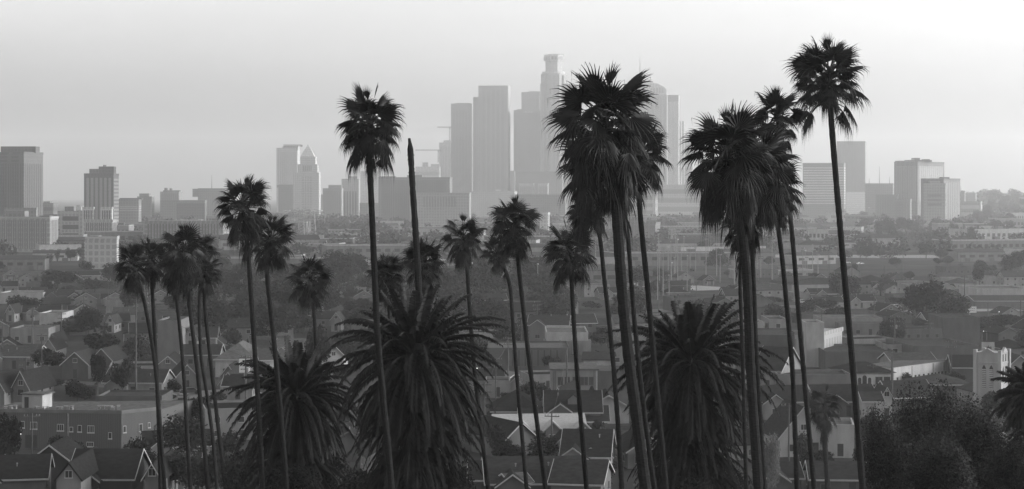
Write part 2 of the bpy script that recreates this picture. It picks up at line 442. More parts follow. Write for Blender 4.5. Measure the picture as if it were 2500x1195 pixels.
# ================================================================ downtown towers and mid-rise blocks
def bandm(v): v = v * 1.2; return mat('facade_band_%d' % round(v * 100), v, .5, .12, .05, spec=.4)
def facem(v):
    """plain facade with a faint grid of floors and bays"""
    v = min(.5, v * 1.2); nm = 'facade_%d' % round(v * 100)
    if nm in MATS: return MATS[nm]
    m = bpy.data.materials.new(nm); m.use_nodes = True; N = m.node_tree.nodes; L = m.node_tree.links; b = N['Principled BSDF']
    b.inputs['Roughness'].default_value = .7; b.inputs['Specular IOR Level'].default_value = .3
    tc = N.new('ShaderNodeTexCoord'); sp = N.new('ShaderNodeSeparateXYZ'); ad = N.new('ShaderNodeMath'); cb = N.new('ShaderNodeCombineXYZ'); t = N.new('ShaderNodeTexBrick')
    L.new(tc.outputs['Object'], sp.inputs[0]); L.new(sp.outputs[0], ad.inputs[0]); L.new(sp.outputs[1], ad.inputs[1]); L.new(ad.outputs[0], cb.inputs[0]); L.new(sp.outputs[2], cb.inputs[1]); L.new(cb.outputs[0], t.inputs['Vector'])
    t.offset = 0; t.inputs['Scale'].default_value = 1; t.inputs['Brick Width'].default_value = 3.4; t.inputs['Row Height'].default_value = 3.7; t.inputs['Mortar Size'].default_value = .62; t.inputs['Mortar Smooth'].default_value = .1
    for k, q in (('Color1', .72), ('Color2', .86), ('Mortar', 1.12)): t.inputs[k].default_value = (v * q, v * q, v * q, 1)
    n = N.new('ShaderNodeTexNoise'); n.inputs['Scale'].default_value = .03; n.inputs['Detail'].default_value = 4; L.new(tc.outputs['Object'], n.inputs['Vector'])
    mr = N.new('ShaderNodeMapRange'); mr.inputs['To Min'].default_value = .88; mr.inputs['To Max'].default_value = 1.12; L.new(n.outputs['Fac'], mr.inputs['Value'])
    mx = N.new('ShaderNodeMix'); mx.data_type = 'RGBA'; mx.blend_type = 'MULTIPLY'; mx.inputs[0].default_value = 1
    L.new(t.outputs['Color'], mx.inputs[6]); L.new(mr.outputs[0], mx.inputs[7]); L.new(mx.outputs[2], b.inputs['Base Color'])
    MATS[nm] = m
    return m

def face_pt(A, B, u, z, out=0.0):
    dx, dy = B.x - A.x, B.y - A.y; l = math.hypot(dx, dy); n = Vector((dy / l, -dx / l, 0))
    return Vector((A.x + dx * u, A.y + dy * u, z)) + n * out
def panel(mb, A, B, u0, u1, z0, z1, t=.25):
    """thin slab standing t proud of the face from A to B"""
    p = [face_pt(A, B, u0, z0, .01), face_pt(A, B, u1, z0, .01), face_pt(A, B, u1, z1, .01), face_pt(A, B, u0, z1, .01)]
    dx, dy = B.x - A.x, B.y - A.y; l = math.hypot(dx, dy); n = Vector((dy / l, -dx / l, 0))
    mb.extrude(p[::-1], n * t)

def tower(pl, pm, pr, py, d, label, v=.18, name='office_tower', left=0, right=25, depth=None, cols=0, rows=0, band=.08, marg=.05, topm=.05,
          sidecols=None, siderows=None, roof=(), cat='tower', bot=None, z0=None, land=None, grid=False, group='towers and blocks of the distant downtown', topb=None, ribs=False):
    """pl..pm is the face turned to the camera, pm..pr the side face running back (pr==pm: none seen).
    left: metres the left end stands farther back; right: depth of the side face."""
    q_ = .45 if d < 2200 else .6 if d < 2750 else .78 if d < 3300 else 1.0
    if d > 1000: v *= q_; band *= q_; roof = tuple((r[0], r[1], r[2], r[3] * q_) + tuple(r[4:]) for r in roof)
    A = P(pl, py, d + left); B = P(pm, py, d)
    top = B.z
    if pr != pm: C = P(pr, py, d + right)
    else: C = B + Vector((B.x / B.y * (right if B.x < 0 else right * .3), right, 0)) if B.x > 0 else B + Vector((right * -.15, right, 0))
    D = A + (C - B)
    g = min(gz(p.x, p.y) for p in (A, B, C, D)) - .5
    base = Vector(((A.x + C.x) / 2, (A.y + C.y) / 2, max(0, g)))
    if z0 is not None: g = z0
    root = empty(name, base, 0, label, cat, group)
    def T(p): return Vector((p.x, p.y, p.z)) - base
    a, b, c, dd = (Vector((q.x - base.x, q.y - base.y, 0)) for q in (A, B, C, D))
    z0_ = g - base.z; z1 = top - base.z
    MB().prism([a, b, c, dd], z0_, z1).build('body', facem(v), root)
    def dress(p, q, nc, nr):
        L = (q - p).length; H = z1 - z0_
        zt = z1 - H * topm - 1.0
        if bot: zlo = (CH - (bot - HY) / F * d) - base.z
        else: zlo = z0_ + 3
        if nc and nr and grid:
            k = 0; rest = MB(); nrest = 0
            cw = (1 - 2 * marg) / nc; rh = (zt - zlo) / nr
            for j in range(nr):
                for i in range(nc):
                    u = marg + cw * (i + .2); zz = zt - rh * (j + .85)
                    if k < 60:
                        m = MB(); panel(m, p, q, u, u + cw * .6, zz, zz + rh * .6); m.build('window', bandm(band), root); k += 1
                    else:
                        panel(rest, p, q, u, u + cw * .6, zz, zz + rh * .6); nrest += 1
            if nrest: rest.build('window', bandm(band), root)['kind'] = 'stuff'
            return
        if nc:
            cw = (1 - 2 * marg) / nc
            for i in range(nc):
                m = MB(); u = marg + cw * (i + .22); panel(m, p, q, u, u + cw * .56, zlo, zt)
                m.build('rib' if ribs else 'window_band', bandm(band), root)
        if nr:
            rh = (zt - zlo) / nr
            for j in range(nr):
                m = MB(); z = zt - rh * (j + .78); panel(m, p, q, marg, 1 - marg, z, z + rh * .52, .3)
                m.build('floor_band' if ribs else 'window_band', bandm(band), root)
    dress(a, b, cols, rows)
    if pr != pm: dress(b, c, sidecols if sidecols is not None else 0, siderows if siderows is not None else rows)
    # parapet
    off = .35
    for (p, q) in ((a, b), (b, c)):
        if (q - p).length > 3:
            m = MB(); panel(m, p, q, 0, 1, z1 - (topb or 1.6), z1 + .5, off); m.build('parapet', facem(v), root)
    # roof blocks: (px0, px1, py, tone[, name])
    for r in roof:
        x0, x1, yy = r[0], r[1], r[2]
        ya = d + min(6, right * .3) + max(0, left) * .5
        q0 = P(x0, yy, ya); q1 = P(x1, yy, ya); dep = max(4, min(right * .4, 22))
        nm = r[4] if len(r) > 4 else 'roof_housing'
        m = MB()
        if nm == 'antenna': m.tube([Vector((q0.x, ya, top)) - base, Vector((q0.x, ya, q0.z)) - base], [.5, .15], 5)
        else: m.box(q0.x - base.x, q1.x - base.x, ya - base.y, ya + dep - base.y, z1 - .3, q0.z - base.z)
        m.build(nm, facem(r[3]), root)
    if land: landmark((pl + pr) / 2, (py + 20), land)
    return root, base

G = 'towers and blocks of the distant downtown'
# --- left part
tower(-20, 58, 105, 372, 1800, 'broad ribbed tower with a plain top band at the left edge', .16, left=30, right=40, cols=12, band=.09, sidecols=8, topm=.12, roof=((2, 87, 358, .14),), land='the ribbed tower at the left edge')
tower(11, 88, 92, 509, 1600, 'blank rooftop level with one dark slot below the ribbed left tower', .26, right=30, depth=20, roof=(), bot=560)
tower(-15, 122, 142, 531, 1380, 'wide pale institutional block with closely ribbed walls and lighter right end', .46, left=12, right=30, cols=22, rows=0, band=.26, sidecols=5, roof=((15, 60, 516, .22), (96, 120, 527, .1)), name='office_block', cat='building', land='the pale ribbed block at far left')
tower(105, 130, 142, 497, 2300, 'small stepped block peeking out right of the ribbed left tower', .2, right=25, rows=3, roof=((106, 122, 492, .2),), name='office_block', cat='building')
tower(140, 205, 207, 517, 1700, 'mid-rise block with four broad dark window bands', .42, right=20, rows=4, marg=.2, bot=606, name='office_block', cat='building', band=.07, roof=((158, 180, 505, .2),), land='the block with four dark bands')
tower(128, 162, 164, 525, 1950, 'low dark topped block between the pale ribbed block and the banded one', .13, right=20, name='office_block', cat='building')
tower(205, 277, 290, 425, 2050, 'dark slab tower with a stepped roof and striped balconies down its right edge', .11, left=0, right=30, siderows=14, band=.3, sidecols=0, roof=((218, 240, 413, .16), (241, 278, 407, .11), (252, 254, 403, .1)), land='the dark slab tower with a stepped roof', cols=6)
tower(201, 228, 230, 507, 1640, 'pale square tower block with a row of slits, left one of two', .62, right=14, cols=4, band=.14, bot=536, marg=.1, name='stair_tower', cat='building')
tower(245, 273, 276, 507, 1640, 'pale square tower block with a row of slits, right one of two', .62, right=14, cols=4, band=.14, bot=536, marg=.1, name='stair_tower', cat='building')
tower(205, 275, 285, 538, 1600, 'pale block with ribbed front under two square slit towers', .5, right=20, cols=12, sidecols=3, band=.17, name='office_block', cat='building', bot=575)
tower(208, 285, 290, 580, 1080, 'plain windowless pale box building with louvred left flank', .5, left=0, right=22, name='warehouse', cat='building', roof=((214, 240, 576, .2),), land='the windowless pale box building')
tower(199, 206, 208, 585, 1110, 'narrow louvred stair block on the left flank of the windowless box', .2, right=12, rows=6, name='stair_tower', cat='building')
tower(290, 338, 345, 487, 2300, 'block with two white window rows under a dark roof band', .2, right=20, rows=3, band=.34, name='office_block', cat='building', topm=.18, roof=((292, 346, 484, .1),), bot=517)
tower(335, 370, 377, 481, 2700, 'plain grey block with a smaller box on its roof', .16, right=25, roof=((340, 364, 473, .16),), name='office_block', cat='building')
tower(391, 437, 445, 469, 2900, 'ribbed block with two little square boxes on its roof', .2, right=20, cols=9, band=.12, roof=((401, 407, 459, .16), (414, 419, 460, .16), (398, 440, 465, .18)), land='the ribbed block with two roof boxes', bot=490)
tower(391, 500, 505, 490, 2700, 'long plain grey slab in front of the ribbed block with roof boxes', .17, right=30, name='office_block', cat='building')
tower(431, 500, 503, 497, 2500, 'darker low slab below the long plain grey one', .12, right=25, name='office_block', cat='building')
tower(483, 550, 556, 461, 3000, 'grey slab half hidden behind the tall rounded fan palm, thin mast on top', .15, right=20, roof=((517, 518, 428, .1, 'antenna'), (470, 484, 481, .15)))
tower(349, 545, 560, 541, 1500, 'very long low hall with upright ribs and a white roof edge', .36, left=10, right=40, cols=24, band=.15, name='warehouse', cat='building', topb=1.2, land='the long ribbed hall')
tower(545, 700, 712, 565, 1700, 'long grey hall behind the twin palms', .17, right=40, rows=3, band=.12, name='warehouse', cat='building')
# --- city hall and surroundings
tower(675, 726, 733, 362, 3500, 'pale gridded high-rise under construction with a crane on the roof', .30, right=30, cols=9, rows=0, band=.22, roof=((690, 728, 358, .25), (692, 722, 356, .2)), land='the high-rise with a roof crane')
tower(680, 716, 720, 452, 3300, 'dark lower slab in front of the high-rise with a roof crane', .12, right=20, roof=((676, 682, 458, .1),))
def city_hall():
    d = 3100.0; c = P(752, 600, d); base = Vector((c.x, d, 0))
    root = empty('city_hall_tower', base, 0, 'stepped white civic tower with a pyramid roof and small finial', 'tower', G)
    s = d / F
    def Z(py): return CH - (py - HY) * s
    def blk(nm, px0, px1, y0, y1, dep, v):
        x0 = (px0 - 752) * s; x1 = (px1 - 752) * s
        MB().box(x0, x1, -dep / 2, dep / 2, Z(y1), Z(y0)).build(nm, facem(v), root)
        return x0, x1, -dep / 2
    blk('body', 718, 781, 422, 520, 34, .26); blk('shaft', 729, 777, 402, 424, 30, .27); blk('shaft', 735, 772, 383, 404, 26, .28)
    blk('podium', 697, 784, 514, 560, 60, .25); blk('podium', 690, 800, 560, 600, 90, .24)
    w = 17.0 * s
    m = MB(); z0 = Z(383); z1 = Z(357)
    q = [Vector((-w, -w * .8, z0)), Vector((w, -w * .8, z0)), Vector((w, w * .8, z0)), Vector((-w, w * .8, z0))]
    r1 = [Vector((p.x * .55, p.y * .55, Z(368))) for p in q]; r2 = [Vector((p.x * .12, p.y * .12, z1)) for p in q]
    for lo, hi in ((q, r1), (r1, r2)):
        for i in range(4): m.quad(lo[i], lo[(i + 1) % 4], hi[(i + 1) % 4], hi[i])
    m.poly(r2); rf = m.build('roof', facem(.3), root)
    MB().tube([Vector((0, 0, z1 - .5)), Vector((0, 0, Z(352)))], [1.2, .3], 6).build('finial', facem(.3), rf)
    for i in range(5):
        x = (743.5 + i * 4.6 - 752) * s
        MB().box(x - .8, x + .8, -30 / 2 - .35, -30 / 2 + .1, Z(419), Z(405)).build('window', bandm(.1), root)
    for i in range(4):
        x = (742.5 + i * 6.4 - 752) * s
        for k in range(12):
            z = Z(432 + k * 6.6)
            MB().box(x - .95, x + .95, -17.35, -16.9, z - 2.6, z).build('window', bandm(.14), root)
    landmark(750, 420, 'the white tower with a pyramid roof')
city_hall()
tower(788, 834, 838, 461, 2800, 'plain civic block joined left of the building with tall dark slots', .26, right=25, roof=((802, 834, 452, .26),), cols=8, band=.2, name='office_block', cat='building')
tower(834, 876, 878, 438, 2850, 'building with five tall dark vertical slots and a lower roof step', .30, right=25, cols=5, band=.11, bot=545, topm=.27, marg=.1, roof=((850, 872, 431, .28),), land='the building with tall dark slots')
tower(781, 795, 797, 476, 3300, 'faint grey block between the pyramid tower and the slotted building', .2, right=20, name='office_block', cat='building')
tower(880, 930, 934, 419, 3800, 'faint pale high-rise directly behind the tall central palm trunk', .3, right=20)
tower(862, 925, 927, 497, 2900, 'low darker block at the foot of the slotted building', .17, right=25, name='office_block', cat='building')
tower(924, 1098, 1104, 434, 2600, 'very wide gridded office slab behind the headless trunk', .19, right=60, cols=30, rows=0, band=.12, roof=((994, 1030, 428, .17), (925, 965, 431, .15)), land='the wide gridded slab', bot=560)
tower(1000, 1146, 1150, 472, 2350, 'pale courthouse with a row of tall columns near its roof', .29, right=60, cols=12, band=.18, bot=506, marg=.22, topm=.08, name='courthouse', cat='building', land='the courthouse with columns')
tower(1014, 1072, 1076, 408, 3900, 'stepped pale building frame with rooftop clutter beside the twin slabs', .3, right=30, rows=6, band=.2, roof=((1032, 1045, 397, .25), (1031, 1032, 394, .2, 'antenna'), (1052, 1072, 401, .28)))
tower(1072, 1099, 1101, 349, 4100, 'slim pale high-rise left of the darker slab, crane jib beside it', .3, right=25, cols=4, band=.24, roof=((1083, 1102, 343, .3),))
tower(1101, 1152, 1156, 254, 4200, 'grey slab skyscraper, left one of the twin slabs', .17, right=40, cols=6, band=.13, marg=.06, roof=((1112, 1150, 252, .17),), land='the left twin slab skyscraper')
tower(1155, 1168, 1169, 238, 4120, 'narrow shoulder of the right twin slab', .2, right=30)
tower(1168, 1240, 1246, 210, 4100, 'tall slab skyscraper with bright right edge, right one of the twin slabs', .19, right=40, cols=5, band=.15, marg=.1, sidecols=1, topb=5, topm=.03, land='the right twin slab skyscraper')
tower(1150, 1256, 1262, 468, 3300, 'low pale terrace at the feet of the twin slabs', .26, right=40, name='office_block', cat='building', roof=((1130, 1150, 466, .2), (1209, 1222, 462, .35)))
tower(1254, 1332, 1336, 270, 4100, 'broad blank skyscraper with a lettered pale top band', .16, right=50, cols=9, band=.135, marg=.03, topb=12, roof=((1262, 1325, 267, .16),), land='the broad blank skyscraper')
tower(1273, 1318, 1322, 226, 4400, 'skyscraper with a pale roof rim behind the broad blank one', .15, right=40, cols=5, band=.12, marg=.08, topb=6, roof=((1290, 1318, 223, .2),))
tower(1246, 1256, 1258, 418, 4000, 'small pale stub between the twin slabs and the broad blank skyscraper', .22, right=30, name='office_block', cat='building')
tower(1258, 1372, 1376, 420, 3700, 'dark podium under the broad blank skyscraper', .13, right=50, name='office_block', cat='building')
tower(1267, 1302, 1304, 449, 3200, 'white gridded low block, left one of the pair below the broad skyscraper', .34, right=25, cols=7, rows=5, grid=True, band=.16, name='office_block', cat='building', bot=476)
tower(1313, 1337, 1339, 449, 3200, 'white gridded low block, right one of the pair below the broad skyscraper', .34, right=25, cols=6, rows=5, grid=True, band=.16, name='office_block', cat='building', bot=476)
tower(1257, 1380, 1385, 476, 2900, 'dark wide slab below the pair of white gridded blocks', .13, right=50, name='office_block', cat='building')
def crown_tower():
    d = 4000.0; s = d / F; root = empty('crown_skyscraper', (P(1352, 0, d).x, d, 0), 0, 'tallest skyscraper, stepped round shaft with a glazed crown', 'tower', G)
    def Z(py): return CH - (py - HY) * s
    def ring(r, n=16, f=.0): return [Vector((r * math.cos(2 * PI * k / n + f), r * math.sin(2 * PI * k / n + f), 0)) for k in range(n)]
    MB().prism(ring(34 * s, 8, .39), 0, Z(182)).build('body', facem(.24), root)
    MB().prism([Vector((x * s, y * s, 0)) for x, y in ((-33, -20), (33, -20), (33, 24), (-33, 24))], 0, Z(205)).build('body', facem(.24), root)
    MB().prism(ring(28 * s, 20), Z(182) - .2, Z(176)).build('shoulder', facem(.3), root)
    MB().prism(ring(22 * s, 8, .39), Z(176) - .2, Z(150)).build('shaft', facem(.26), root)
    cr = MB().prism(ring(25.5 * s, 8, .39), Z(150) - .2, Z(136)).build('crown', facem(.3), root)
    m = MB()
    for k in range(14):
        a = 2 * PI * k / 14; p = Vector((math.cos(a), math.sin(a), 0)) * 24 * s
        m.box(p.x - .6, p.x + .6, p.y - .6, p.y + .6, Z(136) - .2, Z(132.5))
    m.box(-16 * s, 14 * s, -10, 10, Z(136) - .3, Z(133)); m.build('crown_rim', facem(.34), cr)
    for k in range(20):
        a = 2 * PI * (k + .5) / 20
        m = MB(); p = Vector((math.cos(a), math.sin(a), 0)) * 24.35 * s; t = Vector((-math.sin(a), math.cos(a), 0)) * 2.2
        n = Vector((math.cos(a), math.sin(a), 0)) * .3
        m.extrude([p - t + Vector((0, 0, Z(147))), p + t + Vector((0, 0, Z(147))), p + t + Vector((0, 0, Z(140))), p - t + Vector((0, 0, Z(140)))], n)
        m.build('window', bandm(.12), root)
    for x in (-22, -11, 0, 11, 22):
        MB().box(x * s - 1.6, x * s + 1.6, -math.sqrt(max(1, 33 ** 2 - x * x)) * s - .9, -15 * s, 30, Z(186)).build('window_band', bandm(.19), root)
    landmark(1352, 180, 'the tallest skyscraper')
crown_tower()
tower(1384, 1410, 1414, 207, 4200, 'high-rise shoulder showing between the tallest skyscraper and the big palm', .2, right=40)
def arched_tower():
    d = 4000.0; s = d / F; cx = 1590.0; root = empty('arched_skyscraper', (P(cx, 0, d).x, d, 0), 0, 'skyscraper with an arched glass top, round emblem and a tall thin spire', 'tower', G)
    def Z(py): return CH - (py - HY) * s
    MB().box(-34 * s, 38 * s, 0, 45, 0, Z(232)).build('body', facem(.22), root)
    pts = [Vector((-34 * s, 0, Z(232) - .1)), Vector((37 * s, 0, Z(232) - .1)), Vector((37 * s, 0, Z(219))), Vector((30 * s, 0, Z(212))), Vector((14 * s, 0, Z(204))), Vector((-8 * s, 0, Z(202.5))), Vector((-33 * s, 0, Z(204)))]
    MB().extrude(pts[::-1], Vector((0, 40, 0))).build('arched_top', facem(.3), root)
    MB().tube([Vector((-27 * s, 8, Z(204))), Vector((-27 * s, 8, Z(170))), Vector((-27 * s, 8, Z(137)))], [1.4, .8, .3], 6).build('spire', facem(.12), root)
    # emblem: ring with an upright stroke
    m = MB(); n = 24; r0, r1 = 5.6 * s, 7.0 * s; c = Vector((-8 * s, -.6, Z(213)))
    for k in range(n):
        a, b = 2 * PI * k / n, 2 * PI * (k + 1) / n
        q = [c + Vector((math.cos(t) * r, 0, math.sin(t) * r)) for t, r in ((a, r0), (b, r0), (b, r1), (a, r1))]
        m.extrude(q, Vector((0, .55, 0)))
    m.box(c.x - 1.3 * s, c.x + 1.3 * s, c.y, c.y + .55, c.z - 3.6 * s, c.z + 3.6 * s); m.build('emblem', facem(.8), root)
    for k in range(7):
        x = (-30 + k * 10) * s; MB().box(x, x + 5 * s, -.4, .1, 40, Z(238)).build('window_band', bandm(.17), root)
    for k in range(5):
        MB().box((-2 + k * 7) * s, (2 + k * 7) * s, -.4, .1, Z(228), Z(215)).build('window', bandm(.18), root)
    landmark(1600, 215, 'the arched skyscraper with a spire')
arched_tower()
tower(1630, 1656, 1659, 233, 3900, 'skyscraper of close vertical ribs with a bright crown band', .18, right=35, cols=9, band=.33, ribs=True, marg=.02, topb=10, bot=480, land='the ribbed skyscraper with a bright crown')
tower(1655, 1662, 1663, 297, 4300, 'left one of two hair thin pale high-rises beside the ribbed skyscraper', .28, right=20)
tower(1665, 1670, 1671, 297, 4300, 'right one of two hair thin pale high-rises beside the ribbed skyscraper', .28, right=20)
tower(1672, 1690, 1692, 342, 4300, 'pale balconied high-rise half hidden by the stringy palm', .26, right=20, rows=12, band=.16, roof=((1674, 1686, 339, .2),))
tower(1600, 1720, 1725, 452, 3700, 'low grey terrace below the ribbed skyscraper', .2, right=40, name='office_block', cat='building', rows=3)
tower(1480, 1600, 1606, 470, 3300, 'grey terrace seen between the central palm trunks', .2, right=40, name='office_block', cat='building', rows=3)
# --- right part
tower(2043, 2112, 2115, 346, 3700, 'plain dark slab tower right of the tallest palm', .14, right=40, cols=7, marg=.04, band=.125, land='the plain dark slab tower')
tower(1960, 2060, 2064, 399, 3100, 'tower with many thin white floor lines crossed by the tallest palm trunk', .15, right=40, rows=15, band=.36, ribs=True, marg=.02, bot=500, land='the tower with white floor lines')
tower(2112, 2180, 2183, 449, 3000, 'low grey block with two thin masts between the dark slab and the ribbed blocks', .17, right=30, roof=((2147, 2148, 407, .1, 'antenna'), (2172, 2173, 432, .1, 'antenna'), (2122, 2123, 436, .1, 'antenna')), name='office_block', cat='building')
tower(2138, 2192, 2195, 476, 2700, 'small ribbed block below the masts', .18, right=25, cols=8, band=.13, name='office_block', cat='building')
tower(2183, 2240, 2305, 396, 2700, 'broad ribbed tower with stepped plant rooms on its roof', .15, left=14, right=50, cols=12, band=.22, ribs=True, sidecols=12, roof=((2192, 2212, 393, .14), (2215, 2275, 391, .15), (2232, 2246, 386, .15), (2257, 2270, 389, .12)), land='the ribbed tower with plant rooms', bot=492)
tower(2248, 2304, 2344, 437, 2500, 'dark flank block stepping down right of the ribbed tower', .11, left=10, right=45, sidecols=8, band=.13, cols=0, roof=((2300, 2318, 433, .12),))
tower(2255, 2308, 2311, 449, 2350, 'pale front block with three dark window rows before the dark flank block', .24, right=20, rows=3, band=.12, marg=.18, roof=((2270, 2296, 442, .2),), bot=505, topm=.2, name='office_block', cat='building', land='the pale block with three window rows')
tower(2183, 2222, 2226, 487, 2450, 'low ribbed block at the foot of the ribbed tower', .2, right=25, cols=5, band=.15, name='office_block', cat='building')
tower(2345, 2355, 2357, 467, 3100, 'narrow stub block with a rooftop spike at the start of the right hill', .18, right=15, roof=((2346, 2347, 455, .12, 'antenna'),), name='office_block', cat='building')
tower(2357, 2382, 2384, 474, 3300, 'small hall with a rounded roof on the right skyline', .18, right=20, name='hall', cat='building', roof=((2361, 2378, 471, .18),))
tower(2344, 2394, 2398, 493, 2800, 'flat building with a white roof line below the rounded hall', .2, right=20, rows=2, band=.3, name='office_block', cat='building')
for i, (a, b, y, dd, lb) in enumerate(((2421, 2452, 477, 3900, 'flat roofed block, left one along the crest of the right hill'), (2460, 2467, 476, 3900, 'smallest block on the crest of the right hill'),
        (2484, 2496, 471, 3900, 'taller stub block near the right end of the hill crest'), (2440, 2510, 482, 3700, 'long low block at the right end of the hill crest'))):
    tower(a, b, b + 2, y, dd, lb, .13, right=25, name='office_block', cat='building')
tower(1960, 2102, 2108, 556, 1900, 'long flat hall with a bright double roof line crossed by the tallest palm trunk', .45, right=40, cols=14, band=.1, name='warehouse', cat='building', topb=2.5, topm=.3, bot=568, land='the hall with a bright double roof line')
tower(1318, 1337, 1342, 521, 2000, 'narrow tall white end wall of a block behind the pale topped palm', .6, right=30, siderows=8, band=.2, name='office_block', cat='building')
tower(1520, 1600, 1612, 545, 1700, 'grey mid-rise with upright ribs behind the biggest palm trunk', .2, right=25, cols=12, band=.15, name='office_block', cat='building', roof=((1545, 1562, 535, .22), (1580, 1598, 538, .2)))
tower(1600, 1690, 1696, 592, 1450, 'pale low block with a row of dark arches and small windows', .42, right=25, cols=14, band=.12, name='office_block', cat='building', bot=606, land='the pale low block with dark arches')
tower(2478, 2520, 2524, 560, 1700, 'dark blank box building at the right edge', .06, right=20, name='warehouse', cat='building', land='the dark box at the right edge')
tower(2012, 2066, 2140, 470, 3400, 'grey terrace at the foot of the dark slab tower', .19, right=30, name='office_block', cat='building')

# lettering on the pale top band (unreadable in the haze: a short row of raised marks)
def band_letters():
    d = 4100.0 - .9; s = d / F; rng = random.Random(3)
    root = empty('rooftop_sign', (P(1290, 0, d).x, d, P(0, 274, d).z), 0, 'short row of pale raised letters on the top band of the broad skyscraper', 'sign')
    x = -12.0
    for k in range(7):
        m = MB(); w = 2.6
        m.box(x * s, (x + .7) * s, -.4, .2, -1.8 * s, 1.8 * s)
        if k % 2: m.box((x + .7) * s, (x + w) * s, -.4, .2, 1.1 * s, 1.8 * s)
        if k % 3: m.box((x + .7) * s, (x + w) * s, -.4, .2, -1.8 * s, -1.1 * s)
        m.build('letter', facem(.7), root); x += 3.7
band_letters()

# cranes
def crane(px, pytop, pybase, d, j0, j1, label):
    s = d / F; c = P(px, pybase, d); root = empty('tower_crane', c, 0, label, 'crane', 'tower cranes downtown')
    H = (pybase - pytop) * s
    def lattice(a, b, r, n):
        m = MB(); a, b = Vector(a), Vector(b); dirv = (b - a); horiz = abs(dirv.x) > abs(dirv.z)
        o = [Vector((0, i, j)) if horiz else Vector((i, j, 0)) for i, j in ((-r, -r), (r, -r), (r, r), (-r, r))]
        for q in o: m.bar(a + q, b + q, .35)
        for k in range(n):
            p, q = a + dirv * k / n, a + dirv * (k + 1) / n
            for i in range(4): m.bar(p + o[i], q + o[(i + 1) % 4], .22)
        return m
    lattice((0, 0, -2), (0, 0, H), 1.1, 8).build('mast', METAL, root)
    lattice((j0 * s, 0, H), (j1 * s, 0, H), .9, 14).build('jib', METAL, root)
    MB().box(-1.6, 1.6, -1.6, 1.6, H - 3.5, H - .6).build('cab', METAL, root)
    x = j0 * s if abs(j0) < abs(j1) else j1 * s
    MB().box(x - 2, x + 2, -1.5, 1.5, H - 3, H + .5).build('counterweight', METAL, root)
crane(726, 355, 365, 3480, -34, 10, 'crane jib lying over the roof of the gridded high-rise')
crane(1070, 367, 395, 4050, -56, 6, 'faint crane reaching left beside the slim pale high-rise')
crane(1098, 311, 345, 4250, -30, 6, 'highest faint crane left of the twin slabs')

# lattice pylons
def pylon(px, pytop, d, label, w=34):
    s = d / F; g = gz((px - 1250) / F * d, d); c = Vector(((px - 1250) / F * d, d, g)); H = CH - (pytop - HY) * s - g
    root = empty('power_pylon', c, RAD(8), label, 'pylon', 'lattice power pylons'); m = MB(); b, t = w * s / 2 * .35, w * s / 2 * .16
    lev = 9
    def cor(k): f = k / lev; r = b * (1 - f) + t * f; return [Vector((x * r, y * r, H * f)) for x, y in ((-1, -1), (1, -1), (1, 1), (-1, 1))]
    for k in range(lev):
        p, q = cor(k), cor(k + 1)
        for i in range(4):
            m.bar(p[i], q[i], .42); m.bar(p[i], q[(i + 1) % 4], .22); m.bar(p[(i + 1) % 4], q[i], .22)
    m.build('mast', METAL, root)
    for f in (.95, .82, .69):
        m = MB(); A = w * s / 2
        for sx in (-1, 1):
            m.bar((sx * t, 0, H * f), (sx * A, 0, H * f + .5), .32); m.bar((sx * t, 0, H * f + 3.2), (sx * A, 0, H * f + .5), .28)
            m.bar((sx * A, 0, H * f + .5), (sx * A, 0, H * f - 3), .3)
        m.build('cross_arm', METAL, root)
pylon(761, 516, 1750, 'nearest lattice pylon in front of the pyramid tower', 62)
pylon(735, 512, 1900, 'lattice pylon just left of the nearest one', 48)
pylon(714, 516, 2100, 'faintest lattice pylon, beside the twin palms', 40)
pylon(1640, 560, 1500, 'slender lattice pylon among the light masts', 16)
# ================================================================ houses and other near buildings
def window(parent, x, z, w, h, y, face='f', mull=2, glass=GLASS, trim=TRIM, t=.09):
    """a framed window in the wall plane; local coordinates of the house: face f = -y, l = -x, r = +x"""
    fr, gl = MB(), MB()
    def bx(m, x0, x1, y0, y1, z0, z1):
        if face == 'f': m.box(x0, x1, y - y1, y - y0, z0, z1)
        elif face == 'r': m.box(y + y0, y + y1, x0, x1, z0, z1)
        else: m.box(y - y1, y - y0, x0, x1, z0, z1)
    a, b = x - w / 2, x + w / 2; k = t
    bx(fr, a - k, a, -.02, .07, z - h / 2 - k, z + h / 2 + k); bx(fr, b, b + k, -.02, .07, z - h / 2 - k, z + h / 2 + k)
    bx(fr, a, b, -.02, .07, z + h / 2, z + h / 2 + k); bx(fr, a - k * 1.5, b + k * 1.5, -.02, .14, z - h / 2 - k * 1.4, z - h / 2)
    for i in range(1, mull): xx = a + w * i / mull; bx(fr, xx - .03, xx + .03, -.01, .06, z - h / 2, z + h / 2)
    bx(gl, a, b, -.02, .035, z - h / 2, z + h / 2)
    o = fr.build('window', trim, parent); gl.build('pane', glass, o)
    return o
def door(parent, x, y, face='f', w=1.0, h=2.1, z0=.3):
    m = MB()
    if face == 'f': m.box(x - w / 2, x + w / 2, y - .06, y + .02, z0, z0 + h)
    elif face == 'r': m.box(y - .02, y + .06, x - w / 2, x + w / 2, z0, z0 + h)
    else: m.box(y - .06, y + .02, x - w / 2, x + w / 2, z0, z0 + h)
    return m.build('door', DARKOPEN, parent)

def slope(m, a, b, c, d, t=.18):
    n = (b - a).cross(d - a).normalized()
    if n.z < 0: n = -n
    m.extrude([a, b, c, d], n * t)

